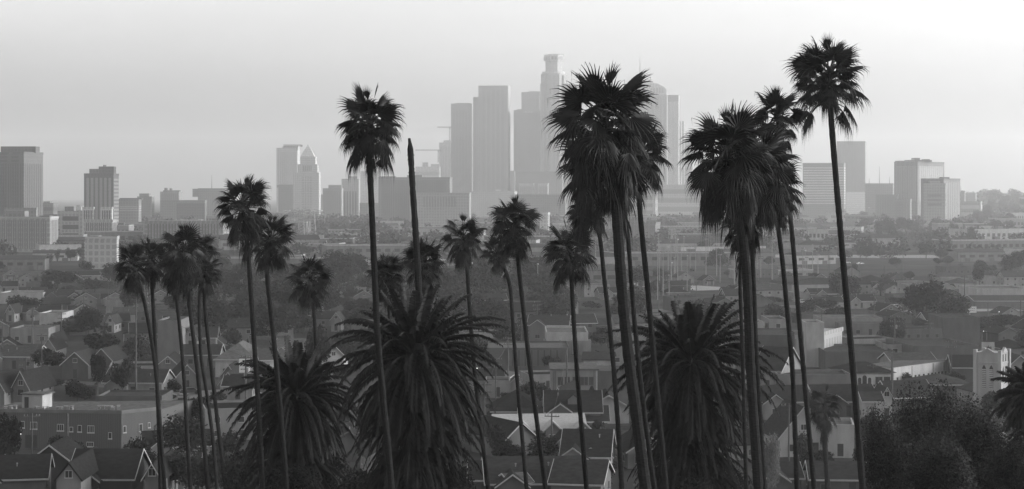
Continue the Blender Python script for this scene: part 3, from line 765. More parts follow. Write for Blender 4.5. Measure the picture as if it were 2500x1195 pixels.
def house(x, y, rz, w, dep, eave, ridge, kind, wall, roof, label=None, group='houses of the neighbourhood', wins=True, chimney=False, porch=False, dormer=False, trim=TRIM, gwin=True, name='house', cat='house', over=.45, z=None, wm=None, apron=0):
    """kind g: gable end faces -y; s: ridge along x; h: hip; f: flat with parapet"""
    root = empty(name, (x, y, gz(x, y) if z is None else z), rz, label, cat, group)
    hx, hy = w / 2, dep / 2; W = wm or WALLS[wall]; R = ROOFS[roof]
    m = MB()
    if kind == 'g':
        for yy in (-hy, hy): pass
        m.extrude([Vector((-hx, -hy, -.3)), Vector((hx, -hy, -.3)), Vector((hx, -hy, eave)), Vector((0, -hy, ridge - .15)), Vector((-hx, -hy, eave))], Vector((0, dep, 0)))
    elif kind == 's':
        m.extrude([Vector((-hx, -hy, -.3)), Vector((-hx, hy, -.3)), Vector((-hx, hy, eave)), Vector((-hx, 0, ridge - .15)), Vector((-hx, -hy, eave))], Vector((w, 0, 0)))
    else: m.box(-hx, hx, -hy, hy, -.3, eave)
    m.build('wall', W, root)
    o = over; r = MB(); tr = MB(); wtr = WALLS[min(4, wall + 1)]
    if kind == 'g':
        sl = (ridge - eave) / hx; ez = eave - o * sl
        for s in (-1, 1):
            slope(r, Vector((s * (hx + o), -hy - o, ez)), Vector((s * (hx + o), hy + o, ez)), Vector((0, hy + o, ridge)), Vector((0, -hy - o, ridge)))
            # bargeboard
            p = [Vector((s * (hx + o), -hy - o - .02, ez - .05)), Vector((0, -hy - o - .02, ridge - .02)), Vector((0, -hy - o - .02, ridge + .24)), Vector((s * (hx + o), -hy - o - .02, ez + .22))]
            tr.extrude(p, Vector((0, -.07, 0)))
    elif kind == 's':
        sl = (ridge - eave) / hy; ez = eave - o * sl
        for s in (-1, 1):
            slope(r, Vector((-hx - o, s * (hy + o), ez)), Vector((hx + o, s * (hy + o), ez)), Vector((hx + o, 0, ridge)), Vector((-hx - o, 0, ridge)))
        tr.box(-hx - o, hx + o, -hy - o - .08, -hy - o - .01, ez - .05, ez + .2)
        for s in (-1, 1):
            for q in (-1, 1):
                p = [Vector((s * (hx + o + .02), q * (hy + o), ez - .05)), Vector((s * (hx + o + .02), 0, ridge - .02)), Vector((s * (hx + o + .02), 0, ridge + .22)), Vector((s * (hx + o + .02), q * (hy + o), ez + .2))]
                tr.extrude(p, Vector((s * .07, 0, 0)))
    elif kind == 'h':
        k = min(hx, hy); ez = eave - .05
        A = [Vector((-hx - o, -hy - o, ez)), Vector((hx + o, -hy - o, ez)), Vector((hx + o, hy + o, ez)), Vector((-hx - o, hy + o, ez))]
        if hx >= hy: a, b = Vector((-hx + k, 0, ridge)), Vector((hx - k + .01, 0, ridge)); Q = [(A[0], A[1], b, a), (A[1], A[2], b), (A[2], A[3], a, b), (A[3], A[0], a)]
        else: a, b = Vector((0, -hy + k, ridge)), Vector((0, hy - k, ridge)); Q = [(A[0], A[1], a), (A[1], A[2], b, a), (A[2], A[3], b), (A[3], A[0], a, b)]
        for q in Q: r.poly(q)
        r.box(-hx - o, hx + o, -hy - o, hy + o, ez - .16, ez - .004)
        tr.box(-hx - o - .03, hx + o + .03, -hy - o - .09, -hy - o - .01, ez - .2, ez + .02)
    else:
        r.box(-hx + .25, hx - .25, -hy + .25, hy - .25, eave - .02, eave + .06)
        t = .25
        for b in ((-hx - .03, hx + .03, -hy - .03, -hy + t), (-hx - .03, hx + .03, hy - t, hy + .03), (-hx - .03, -hx + t, -hy + t + .001, hy - t - .001), (hx - t, hx + .03, -hy + t + .001, hy - t - .001)):
            tr.box(b[0], b[1], b[2], b[3], eave - .001, eave + .55)
    ro = r.build('roof', R, root)
    tr.build('parapet' if kind == 'f' else 'trim', trim if kind != 'f' else W, root)
    if chimney:
        MB().box(hx * .35, hx * .35 + .7, -.3, .5, eave, ridge + .9).build('chimney', WALLS[1], ro)
    if wins:
        fl = max(1, int((eave + .4) / 2.8))
        for f in range(fl):
            zz = 1.55 + f * 2.8
            n = max(1, int(w / 3.4))
            for i in range(n):
                xx = -hx + w * (i + .5) / n
                if f == 0 and i == n // 2: door(root, xx, -hy)
                else: window(root, xx, zz, 1.2, 1.15, -hy, mull=1, trim=wtr)
            n = max(1, int(dep / 4.2))
            for side in ('l', 'r'):
                for i in range(n):
                    yy = -hy + dep * (i + .5) / n
                    window(root, yy, zz, 1.1, 1.1, hx if side == 'r' else -hx, side, mull=1, trim=wtr)
        if kind == 'g' and gwin and ridge - eave > 1.6: window(root, 0, eave + (ridge - eave) * .33, .9, .9, -hy)
    if wins and kind in 'gs' and w * dep > 90:
        q = random.Random(int(w * 100 + dep * 10 + eave)); vy = [(q.uniform(-.6, .6) * hx, q.uniform(-.6, .6) * hy) for _ in range(3)]
        for vx, vyy in vy:
            zz = ridge - (abs(vx) / hx if kind == 'g' else abs(vyy) / hy) * (ridge - eave)
            MB().tube([Vector((vx, vyy, zz - .1)), Vector((vx, vyy, zz + .55)), Vector((vx, vyy, zz + .56)), Vector((vx, vyy, zz + .7))], [.07, .07, .13, .11], 6).build('vent_pipe', METAL, ro)
        if kind == 's':
            gx = -hx * .5; gw = 2.2; gr = eave + 1.5; yy = -hy - 1.6
            wg = MB(); wg.extrude([Vector((gx - gw, yy, -.3)), Vector((gx + gw, yy, -.3)), Vector((gx + gw, yy, eave - .1)), Vector((gx, yy, gr - .2)), Vector((gx - gw, yy, eave - .1))], Vector((0, hy, 0)))
            w_ = wg.build('gable_wing', W, root); r2 = MB(); t2 = MB()
            for s_ in (-1, 1):
                slope(r2, Vector((gx + s_ * (gw + .4), yy - .4, eave - .35)), Vector((gx + s_ * (gw + .4), yy + hy, eave - .35)), Vector((gx, yy + hy, gr)), Vector((gx, yy - .4, gr)), .14)
                t2.extrude([Vector((gx + s_ * (gw + .4), yy - .42, eave - .42)), Vector((gx, yy - .42, gr - .04)), Vector((gx, yy - .42, gr + .18)), Vector((gx + s_ * (gw + .4), yy - .42, eave - .2))], Vector((0, -.06, 0)))
            r2.build('roof', R, w_); t2.build('trim', trim, w_); window(root, gx, 1.6, 1.3, 1.1, yy, mull=2, trim=wtr)
    if porch:
        pr = MB(); pw = w * .5; slope(pr, Vector((-pw / 2 - .3, -hy - 2.3, 2.35)), Vector((pw / 2 + .3, -hy - 2.3, 2.35)), Vector((pw / 2 + .3, -hy - .02, 2.9)), Vector((-pw / 2 - .3, -hy - .02, 2.9)), .12)
        pr.build('porch_roof', R, root)
        for s in (-1, 1): MB().box(s * pw / 2 - .09, s * pw / 2 + .09, -hy - 2.1, -hy - 1.9, -.2, 2.36).build('porch_post', TRIM, root)
    if dormer and kind in 's':
        zc = eave + (ridge - eave) * .35; yy = -hy + hy * .35 - .3
        dm = MB(); dm.extrude([Vector((-1, yy, zc - .6)), Vector((1, yy, zc - .6)), Vector((1, yy, zc + .9)), Vector((0, yy, zc + 1.7)), Vector((-1, yy, zc + .9))], Vector((0, hy * .6, 0)))
        d_ = dm.build('dormer', W, root)
        m2 = MB()
        for s in (-1, 1): slope(m2, Vector((s * 1.3, yy - .25, zc + .68)), Vector((s * 1.3, yy + hy * .62, zc + .68)), Vector((0, yy + hy * .62, zc + 1.75)), Vector((0, yy - .25, zc + 1.75)), .1)
        m2.build('roof', R, d_)
    return root

def D(py, z): return (CH - z) * F / (py - HY)

def H(px, py, wpx, kind, wall, roof, label, ridge=6.2, eave=None, dep=None, rz=0, land=None, **k):
    """house whose ridge line shows at row py, wpx frame pixels wide"""
    d = D(py, ridge); w = wpx / F * d; eave = eave if eave else (3.2 if kind in 'gsh' else ridge)
    dep = dep or (11 if kind == 'g' else 9)
    yc = d + (dep / 2 if kind in 'gf' else 0)
    if kind == 'g': yc = d + dep / 2 + .4
    x = (px - 1250) / F * d
    if kind == 'f': eave = ridge - .5
    r = house(x, yc, RAD(rz), w, dep, eave, ridge, kind, wall, roof, label, **k)
    take(x, yc, max(w, dep) * .5 + .5)
    VIEW.append((px - wpx / 2, px + wpx / 2, py, py + (min(ridge, 6)) / d * F, yc))
    if land: landmark(px, py + 8, land)
    return r

# ---- left part of the town
H(188, 862, 66, 'g', 1, 1, 'house with a broad white edged gable facing the camera, dark garden palm at its right', ridge=6.4, eave=3.6, rz=-6, land='the broad white edged gable')
H(253, 853, 50, 'g', 1, 1, 'house with a thin white gable line directly right of the broad gabled one', ridge=6.6, eave=4.0, rz=-6, wins=False)
H(60, 909, 44, 'g', 2, 0, 'tall narrow gabled house with one small dark window high in its pale front', ridge=8.5, eave=5.2, rz=-8, dep=13, land='the tall narrow gabled house')
H(-2, 916, 46, 'g', 2, 0, 'tall gabled house cut by the left edge', ridge=8.2, eave=5.2, rz=-8, dep=13)
H(38, 845, 130, 's', 2, 2, 'long grey roofed bungalow with pale eaves left of the white gables', ridge=5.6, eave=3.4, dep=12, rz=-4, land='the long grey roofed bungalow')
H(118, 829, 30, 'g', 3, 0, 'small house with a bright blank gable under dark roof slopes', ridge=6.2, eave=3.8, wins=False, dep=12)
H(126, 816, 18, 'g', 3, 0, 'tiny bright gable just behind the small bright one', ridge=6.4, eave=4.4, wins=False, dep=12)
H(72, 802, 92, 'f', 3, 3, 'low pale shop row with a white band along its front', ridge=4.6, dep=14, land='the low pale shop row')
H(124, 765, 56, 'f', 4, 3, 'low white flat building glowing among dark trees', ridge=4.2, dep=16, wins=False, land='the low white building among dark trees')
H(52, 715, 105, 'f', 4, 3, 'long white roof line at the left edge behind dark trees', ridge=4.5, dep=16, wins=False)
H(24, 745, 20, 'g', 3, 1, 'little pale gabled house behind thin cypress shapes', ridge=6, eave=3.6)
H(268, 772, 20, 'g', 4, 2, 'little white house with an arched shadow on its front', ridge=5.5, eave=3.4)
H(340, 903, 140, 's', 3, 1, 'long dark roofed bungalow with pale eaves behind the leftmost palm trunks', ridge=5.6, eave=3.3, dep=11, rz=-3, land='the long bungalow behind the leftmost trunks')
H(437, 893, 50, 'g', 3, 1, 'gabled bungalow between the left cluster of trunks', ridge=5.8, eave=3.3, rz=14, dep=14)
H(404, 872, 40, 'g', 2, 1, 'bungalow with a shallow white gable line over a long roof', ridge=5.4, eave=3.8, dep=14, rz=4)
H(495, 842, 90, 's', 2, 1, 'dark roofed house right behind the left cluster trunks', ridge=5.5, eave=3.3)
H(557, 894, 36, 'g', 2, 1, 'house with a small sharp white edged gable left of the white sign board', ridge=6.5, eave=4.4, wins=False, land='the sharp white edged gable')
H(556, 911, 40, 'g', 4, 1, 'house with a pale blank gable end below the sharp white edged one', ridge=5.6, eave=3.4, wins=False, dep=12)
H(588, 915, 70, 's', 3, 0, 'dark roofed house under the white sign board', ridge=5.2, eave=3.2)
H(588, 834, 96, 'h', 4, 3, 'house with a big pale pyramid roof and white wall', ridge=8.0, eave=4.4, dep=18, land='the big pale pyramid roof')
H(650, 852, 44, 's', 4, 2, 'house with a pale sloping roof right of the pyramid roof', ridge=6.5, eave=4.2, rz=18)
H(412, 783, 54, 'f', 2, 2, 'tall blank slab building behind the left cluster trunks', ridge=11, dep=16, wins=False, land='the tall blank slab building', name='warehouse', cat='building')
H(465, 800, 34, 'g', 4, 1, 'tall white gabled house beside the blank slab building', ridge=8.5, eave=5.5, dep=14)
H(513, 818, 50, 'g', 3, 1, 'white house with a low wide gable and one small window', ridge=6.0, eave=3.6, rz=5)
H(500, 800, 60, 's', 3, 1, 'two storey house with a white roof edge behind the low wide gable', ridge=8.0, eave=5.6, rz=5)
H(735, 828, 110, 's', 4, 3, 'large pale roofed house with white walls behind the lower date palm', ridge=7.5, eave=4.4, dep=13, rz=-8, land='the large pale roofed house')
H(795, 845, 60, 'g', 4, 2, 'white walled house with a steep right gable beside the largest date palm', ridge=7.2, eave=4.2, rz=20)
H(800, 878, 80, 'f', 4, 2, 'low white building glimpsed through the date palm leaves', ridge=4.0, dep=10)
H(820, 765, 24, 'g', 3, 2, 'tiny pale gabled house among the trees left of the central trunk', ridge=6, eave=4)
# ---- brick apartment block
def brick_block():
    d = D(1006, 6.6); s = d / F; x0 = (-60 - 1250) * s; xk = (300 - 1250) * s; x1 = (382 - 1250) * s
    root = empty('apartment_block', (x0, d, 0), 0, 'two storey dull brick apartment block with white silled windows and a flat roof', 'building')
    BR = mat('dull_brick', .06, .9, .22, 6, kind='brick', bump=.2)
    A, B, C = Vector((0, 1.5, 0)), Vector((xk - x0, -1.2, 0)), Vector((x1 - x0, 4.5, 0))
    back = Vector((3, 15, 0))
    MB().prism([A, B, C, C + back, A + back], -.3, 6.4).build('wall', BR, root)
    MB().prism([A + Vector((.3, .4, 0)), B + Vector((0, .5, 0)), C + Vector((-.4, .3, 0)), C + back * .97, A + back * .97], 6.404, 6.47).build('roof', ROOFS[3], root)
    m = MB()
    for p, q in ((A, B), (B, C)): panel(m, p, q, 0, 1, 6.41, 7.0, .12)
    m.build('parapet', WALLS[2], root)
    def w(px, py, wpx, hpx, mull):
        X = (px - 1250) * s - x0; p, q = (A, B) if X < B.x else (B, C)
        u = (X - p.x) / (q.x - p.x); L = (q - p).length; ww = wpx * s / L / 2; z = CH - (py - HY) * s; hh = hpx * s / 2
        g = MB(); panel(g, p, q, u - ww, u + ww, z - hh, z + hh, .05)
        f = MB(); k = .07 / L
        panel(f, p, q, u - ww - k, u - ww, z - hh - .1, z + hh + .1, .09); panel(f, p, q, u + ww, u + ww + k, z - hh - .1, z + hh + .1, .09)
        panel(f, p, q, u - ww - k * 1.6, u + ww + k * 1.6, z - hh - .22, z - hh - .02, .2); panel(f, p, q, u - ww, u + ww, z + hh, z + hh + .1, .09)
        for i in range(1, mull):
            c = u - ww + 2 * ww * i / mull; panel(f, p, q, c - k * .4, c + k * .4, z - hh, z + hh, .08)
        o = f.build('window', TRIM, root); g.build('pane', GLASS, o)
    for a in ((7, 1034, 14, 14, 4), (81, 1040, 15, 15, 4), (148, 1044, 15, 14, 3), (224, 1047, 15, 15, 4), (151, 1084, 15, 14, 3), (222, 1084, 16, 9, 3), (172, 1085, 7, 10, 1),
              (33, 1036, 8, 15, 1), (53, 1038, 8, 14, 1), (175, 1048, 7, 9, 1), (196, 1046, 8, 14, 1), (272, 1062, 7, 13, 1), (306, 1047, 7, 14, 1), (339, 1047, 9, 16, 1), (356, 1043, 5, 10, 1)):
        w(*a)
    m = MB(); u0 = ((60 - 1250) * s - x0) / (B - A).length; panel(m, A, B, u0, u0 + 30 * s / (B - A).length, .2, 2.5, .04); m.build('garage_opening', DARKOPEN, root)
    rb = empty('rooftop_hut', ((62 - 1250) * s, d + 8, 6.47), RAD(-14), 'white rooftop hut with a dark door on the brick block', 'hut')
    MB().box(-2, 2, -1.8, 1.8, 0, 2.5).build('wall', WALLS[4], rb); MB().box(-2.3, 2.5, -2.1, 2.1, 2.504, 2.66).build('roof', ROOFS[3], rb)
    MB().box(-1.5, -.7, -1.86, -1.79, .05, 2.0).build('door', DARKOPEN, rb)
    rng = random.Random(8)
    for i, px in enumerate((14, 22, 30, 84, 92, 106, 114, 142, 149, 157, 164, 172, 236, 246, 256, 266, 276, 284)):
        X = (px - 1250) * s * (d + 2.6) / d; v = empty('roof_vent', (X, d + 2.6 + rng.uniform(-.5, 2), 6.47), rng.uniform(-.3, .3), None, 'roof vent', 'vent boxes along the roof of the brick block')
        MB().box(-.25, .25, -.25, .25, 0, .45 + rng.uniform(0, .2)).build('housing', METAL, v); MB().box(-.32, .32, -.32, .32, .7, .76).box(-.05, .05, -.05, .05, .4, .71).build('cap', METAL, v)
        AUTO.append((v, 'small boxy roof vent on the brick block', 'roof vent'))
    VIEW.append((0, 190, 1003, 1092, d)); VIEW.append((190, 385, 1003, 1092, d)); landmark(180, 1045, 'the dull brick block'); take(-85, d + 6, 14); take(-72, d + 6, 12); take(-98, d + 8, 14)
    # wall lamp, lit
    l = empty('wall_lamp', ((50 - 1250) * s, d - .35, CH - (1058 - HY) * s), 0, 'brightly lit lamp on the front of the brick block', 'lamp')
    MB().box(-.08, .08, 0, .8, .1, .2).build('bracket', METAL, l); MB().tube([Vector((0, 0, -.22)), Vector((0, 0, -.1)), Vector((0, 0, .1)), Vector((0, 0, .22))], [.06, .2, .2, .06], 8).build('bulb', lamp_mat('lamp_glow', 1.2), l)
brick_block()
def screen_wall():
    d = D(996, 0) + 14; s = d / F; r = empty('hoarding', ((209 - 1250) * s, d, 0), RAD(-5), 'tall dark blank hoarding with pale right post behind the brick block', 'hoarding')
    top = CH - (944 - HY) * s
    MB().box(-30 * s, 26 * s, -.3, .3, .5, top).build('board', mat('dark_board', .04, .8, .2, 1), r); MB().box(26 * s + .02, 31 * s, -.4, .4, 0, top).build('post', WALLS[1], r)
    MB().box(-33 * s, 31 * s, -.5, .4, top + .003, top + .3).build('cap_rail', WALLS[1], r)
    landmark(209, 965, 'the dark blank hoarding')
    take(r.location.x, d, 9)
screen_wall()
H(315, 968, 160, 'f', 1, 2, 'low wide flat roofed shed right of the dark hoarding', ridge=3.2, dep=12, wins=False)
# ---- bottom left
H(20, 1128, 190, 's', 2, 0, 'dark roof with a bright fascia line in the bottom left corner', ridge=6.4, eave=3.9, dep=11, rz=10, land='the dark roof with bright fascia')
H(120, 1090, 92, 'g', 0, 0, 'dark gabled house outlined by a thin pale roof edge in front of the brick block', ridge=7.0, eave=4.9, dep=10, wins=False, land='the dark gable outlined by a thin pale edge')
H(166, 1156, 60, 'g', 3, 0, 'house with a pale shingled gable and small window at the bottom', ridge=6.8, eave=4.6, dep=16, land='the pale shingled gable', over=.2, trim=ROOFS[0])
H(370, 1156, 36, 'g', 2, 0, 'narrow gable with bright edges and tiny attic window at the bottom', ridge=6.4, eave=4.8, dep=14, land='the narrow bright edged gable')
H(268, 1112, 150, 's', 0, 0, 'large black roofed house between the two bottom gables', ridge=7.2, eave=4.0, dep=12)
# ---- centre
H(1342, 771, 96, 's', 2, 1, 'dark house with a thin white roof outline above the white warehouse', ridge=7.5, eave=5.0, rz=-8, land='the dark house outlined in white')
H(1418, 768, 60, 's', 1, 1, 'dim house with a white roof line right of the outlined one', ridge=7.5, eave=5.2, rz=10)
H(1385, 812, 102, 'f', 4, 3, 'white windowless warehouse with a stepped parapet in the centre', ridge=6.0, dep=24, wins=False, land='the white windowless warehouse', name='warehouse', cat='building')
H(1340, 832, 26, 'f', 3, 3, 'small pale box shed before the white windowless warehouse', ridge=3.6, dep=6, wins=False, name='shed', cat='shed')
H(1382, 834, 30, 'f', 2, 2, 'grey box shed before the white windowless warehouse', ridge=3.8, dep=6, wins=False, name='shed', cat='shed')
H(1428, 833, 30, 'f', 3, 3, 'pale shed beside a round dark tree, right of the grey box shed', ridge=3.8, dep=6, wins=False, name='shed', cat='shed')
H(1290, 850, 200, 'f', 1, 3, 'long low brick building with upright piers under a pale roof', ridge=4.6, dep=22, wins=False, land='the long low brick building with piers', name='warehouse', cat='building')
def piers():
    d = D(850, 4.6); s = d / F; r = empty('brick_pier_wall', ((1290 - 1250) * s, d - .5, 0), 0, 'row of brick piers standing along the long low building', 'wall')
    MB().box(-42 * s - 1, 78 * s, .05, .3, 0, 3.9).build('wall', mat('dull_brick', .1), r)
    for k in range(8): MB().box((-40 + 15.5 * k) * s, (-37 + 15.5 * k) * s, -.2, .049, 0, 4.1).build('pier', WALLS[0], r)
piers()
def arcade():
    d = D(869, 5.0); s = d / F; r = empty('arcade_house', ((1465 - 1250) * s, d + 5, 0), RAD(-5), 'white house with an open arcade of round arches', 'house', 'houses of the neighbourhood')
    w = 72 * s / 2
    MB().box(-w, w, -2, 5, -.2, 3.9).build('wall', WALLS[3], r)
    rf = MB(); slope(rf, Vector((-w - .5, -5.4, 3.9)), Vector((w + .5, -5.4, 3.9)), Vector((w + .5, 0, 5.4)), Vector((-w - .5, 0, 5.4))); slope(rf, Vector((-w - .5, 5.6, 3.9)), Vector((w + .5, 5.6, 3.9)), Vector((w + .5, .01, 5.4)), Vector((-w - .5, .01, 5.4)))
    rf.build('roof', ROOFS[1], r)
    n = 4; aw = 2 * w / n
    for i in range(n):
        x0 = -w + aw * i; m = MB(); c = x0 + aw / 2; rr = aw * .38; K = 10
        for sx in (-1, 1): m.box(c + sx * rr if sx > 0 else x0, x0 + aw if sx > 0 else c - rr, -5.0, -4.7, 0, 2.2)
        arc = [Vector((c + rr * math.cos(PI * k / K), -5.0, 2.2 + rr * .9 * math.sin(PI * k / K))) for k in range(K + 1)]
        for k in range(K):
            a, b = arc[k], arc[k + 1]
            m.extrude([a, Vector((a.x, -5, 3.9)), Vector((b.x, -5, 3.9)), b], Vector((0, .3, 0)))
        for sx in (0, 1):
            xa, xb = (x0, c - rr) if sx == 0 else (c + rr, x0 + aw)
            m.box(xa, xb, -5.0, -4.7, 2.2, 3.9)
        m.build('arch', WALLS[4], r)
    VIEW.append((1428, 1500, 868, 895, d)); landmark(1462, 876, 'the white arcade'); take(r.location.x, d + 5, 9)
arcade()
def stucco():
    d = D(900, 7.4); s = d / F; x0 = (1346 - 1250) * s; x1 = (1459 - 1250) * s
    r = empty('stucco_house', ((x0 + x1) / 2, d + 7, 0), 0, 'two storey boxy stucco house with a row of tall upstairs windows', 'house', 'houses of the neighbourhood')
    w = (x1 - x0) / 2
    MB().box(-w, w, -7, 7, -.2, 7.0).build('wall', WALLS[3], r); MB().box(w + .02, w + 9 * s * 5, -6.6, 7, -.2, 6.8).build('side_wing', WALLS[1], r)
    MB().box(-w - .3, w + .3, -7.3, 7.2, 7.003, 7.35).build('roof', ROOFS[3], r)
    for px in (1368, 1385, 1404, 1420, 1431, 1444): window(r, (px - 1402.5) * s, 4.7, 1.0 if px != 1431 else .7, 1.7, -7, mull=1, trim=WALLS[2])
    for px in (1352, 1356, 1450, 1457): MB().box((px - 1402.5) * s - .12, (px - 1402.5) * s + .12, -7.12, -7.0, .5, 6.9).build('pilaster', TRIM if px > 1456 else WALLS[2], r)
    VIEW.append((1346, 1460, 900, 948, d)); landmark(1402, 918, 'the boxy stucco house'); take(r.location.x + 3, d + 7, 10)
stucco()
H(1385, 949, 60, 'g', 2, 0, 'house with a steep white edged gable framing a tall attic window', ridge=8.4, eave=4.2, dep=14, rz=-14, land='the steep gable with a tall attic window')
H(1398, 955, 130, 's', 2, 0, 'broad dark roofed house with a small dormer behind the steep gable', ridge=8.2, eave=5.0, dep=10, dormer=True)
H(1452, 960, 28, 'g', 2, 0, 'small sharp white edged gable right of the steep one', ridge=7.4, eave=5.0, dep=12, wins=False)
H(1486, 968, 100, 'g', 4, 1, 'house with a wide low pale gable wall half hidden by the date palm', ridge=6.4, eave=4.3, dep=12, wins=False, land='the wide low pale gable')
H(1262, 953, 118, 'h', 2, 0, 'broad dark hip roofed house behind two thin trunks', ridge=6.8, eave=3.6, dep=14, land='the broad dark hip roof')
H(1290, 978, 24, 'g', 2, 0, 'small dim porch gable before the broad hip roof', ridge=4.8, eave=3.4, dep=5, wins=False)
H(1215, 930, 60, 'f', 3, 2, 'pale walled garage with a white canopy left of two thin trunks', ridge=3.8, dep=9)
H(1258, 925, 26, 'g', 4, 2, 'tiny white kiosk with an arched roof left of the boxy stucco house', ridge=3.6, eave=2.6, dep=6, wins=False, name='kiosk', cat='kiosk')
H(1338, 993, 26, 'g', 2, 1, 'little white edged porch gable in the middle of the roofs', ridge=4.9, eave=3.9, dep=6, wins=False)
H(1345, 998, 150, 's', 2, 1, 'long grey roof behind the pale row house', ridge=5.0, eave=3.4, dep=9)
H(1440, 992, 80, 's', 2, 1, 'grey roofed house touching the right date palm leaves', ridge=5.6, eave=3.4, dep=9)
def row_house():
    ridge = 6.2; d = D(1021, ridge); s = d / F; xa, xb = (1205 - 1250) * s, (1425 - 1250) * s
    r = empty('row_house', ((xa + xb) / 2, d + 5, 0), RAD(4), 'long pale roofed row house with three white edged gable bays', 'house', 'houses of the neighbourhood')
    w = (xb - xa) / 2
    m = MB(); m.extrude([Vector((-w, -5, -.2)), Vector((-w, 5, -.2)), Vector((-w, 5, 4.2)), Vector((-w, 0, ridge - .2)), Vector((-w, -5, 4.2))], Vector((2 * w, 0, 0))); m.build('wall', WALLS[3], r)
    PR = mat('pale_shingle', .26, .9, .15, 2, stretch=(1, 1, 4))
    m = MB()
    for q in (-1, 1): slope(m, Vector((-w - .4, q * 5.5, 4.0)), Vector((w + .4, q * 5.5, 4.0)), Vector((w + .4, 0, ridge)), Vector((-w - .4, 0, ridge)))
    m.build('roof', PR, r)
    for px in (1270, 1343, 1416):
        c = ((px - 1250) * s) - (xa + xb) / 2; h = 1.15
        bay = MB(); bw = 1.25 * 1.0
        bay.extrude([Vector((c - bw, -7, -.2)), Vector((c + bw, -7, -.2)), Vector((c + bw, -7, 4.4)), Vector((c, -7, 5.55)), Vector((c - bw, -7, 4.4))], Vector((0, 3.2, 0)))
        b = bay.build('gable_bay', WALLS[2], r)
        tr = MB()
        for q in (-1, 1):
            tr.extrude([Vector((c + q * 1.75, -7.35, 4.0)), Vector((c, -7.35, 5.62)), Vector((c, -7.35, 5.86)), Vector((c + q * 1.75, -7.35, 4.26))], Vector((0, -.08, 0)))
        tr.build('trim', TRIM, b)
        rf = MB()
        for q in (-1, 1): slope(rf, Vector((c + q * 1.75, -7.34, 4.1)), Vector((c + q * 1.75, -3.2, 4.1)), Vector((c, -3.2, 5.7)), Vector((c, -7.34, 5.7)), .1)
        rf.build('roof', PR, b)
        window(r, c, 2.9, 1.3, 1.3, -7)
    for px in (1295, 1318, 1368, 1385, 1238): window(r, ((px - 1250) * s) - (xa + xb) / 2, 3.0, 1.3, 1.2, -5)
    for px in (1228, 1306, 1400): door(r, ((px - 1250) * s) - (xa + xb) / 2, -5)
    VIEW.append((1205, 1425, 1021, 1070, d)); landmark(1320, 1035, 'the pale roofed row house'); take(r.location.x, d + 5, 8); take(r.location.x - 5, d + 5, 6); take(r.location.x + 5, d + 5, 6)
row_house()
H(1228, 1036, 84, 'g', 2, 0, 'dark roofed garage with a pale eave line left of the pale roofed row house', ridge=6.0, eave=3.6, dep=12, rz=30, wins=False)
H(1375, 1068, 46, 'g', 4, 0, 'small blank pale gable below the row house', ridge=5.2, eave=3.6, dep=9, wins=False)
H(1436, 1050, 110, 's', 3, 0, 'big dark roof with a broad pale band beneath, bottom centre right', ridge=7.2, eave=4.0, dep=15, rz=-6, land='the big dark roof with a pale band')
H(1442, 1097, 100, 'g', 3, 0, 'house with a wide shallow pale gable at the bottom right of the thin trunks', ridge=4.9, eave=3.6, dep=8, wins=False)
H(1300, 1118, 230, 's', 1, 1, 'broad dim roof with small vent pipes along the bottom centre', ridge=5.6, eave=3.0, dep=17, land='the broad dim bottom roof', rz=3)
H(1420, 1135, 120, 's', 2, 1, 'dim roofed house at the bottom between the thin trunks and date palm', ridge=5.4, eave=3.0, dep=12, rz=-10)
H(1185, 1130, 70, 's', 1, 1, 'low roof at the bottom beside the largest date palm', ridge=5, eave=3.0)
H(1255, 1168, 50, 's', 3, 3, 'small pale roofed shed at the bottom centre', ridge=3.6, eave=2.6, dep=5, rz=25, wins=False, name='shed', cat='shed')
# ---- right of centre
H(1900, 848, 70, 's', 3, 0, 'chapel with a big plain dark roof and white gable end turned right', ridge=9.5, eave=4.8, dep=11, rz=-34, land='the chapel with a white gable end', name='chapel', cat='chapel', trim=TRIM)
H(1862, 905, 60, 'f', 4, 2, 'low white building in front of the chapel', ridge=3.8, dep=10)
H(1850, 788, 34, 'f', 4, 3, 'white box building right of the thickest stringy palm trunks', ridge=8, dep=14, wins=False, name='warehouse', cat='building')
H(1900, 780, 46, 'f', 3, 2, 'pale block with dark upright openings in its front', ridge=9, dep=16, name='warehouse', cat='building')
H(1990, 788, 44, 'f', 4, 3, 'plain white box on top of the grey two storey block', ridge=11.5, dep=12, wins=False, name='warehouse', cat='building')
H(1880, 818, 150, 'f', 1, 2, 'wide grey flat building behind the chapel', ridge=7, dep=24, wins=False, name='warehouse', cat='building', land='the wide grey flat building')
def grey_block():
    ridge = 8.5; d = D(815, ridge); s = d / F
    tower(1940, 2008, 2056, 815, d, 'big blank two storey block with a lighter right side and narrow doors', .17, left=3, right=17, name='warehouse', cat='building', group='warehouses and halls on the plain', topb=.6, land='the big blank two storey block')
    take((1990 - 1250) * s, d + 8, 14)
grey_block()
H(2080, 777, 150, 'f', 3, 3, 'long low white roofed hall crossed by the tallest palm trunk', ridge=5.2, dep=16, wins=False, name='warehouse', cat='building', land='the long low white roofed hall')
H(2110, 790, 120, 'f', 2, 2, 'long grey shed with a bright roof edge under the white roofed hall', ridge=4.2, dep=8, name='warehouse', cat='building')
H(2100, 858, 170, 'f', 1, 2, 'wide low hall with a dark band right of the tallest palm trunk', ridge=5.0, dep=22, wins=False, name='warehouse', cat='building')
H(2208, 842, 90, 'f', 3, 2, 'striped low building with dark ledges behind the pole', ridge=6.0, dep=14, name='warehouse', cat='building')
H(2300, 845, 160, 'f', 1, 2, 'dark flat hall with a thin white roof stripe', ridge=6.5, dep=24, wins=False, name='warehouse', cat='building', rz=6, land='the dark flat hall')
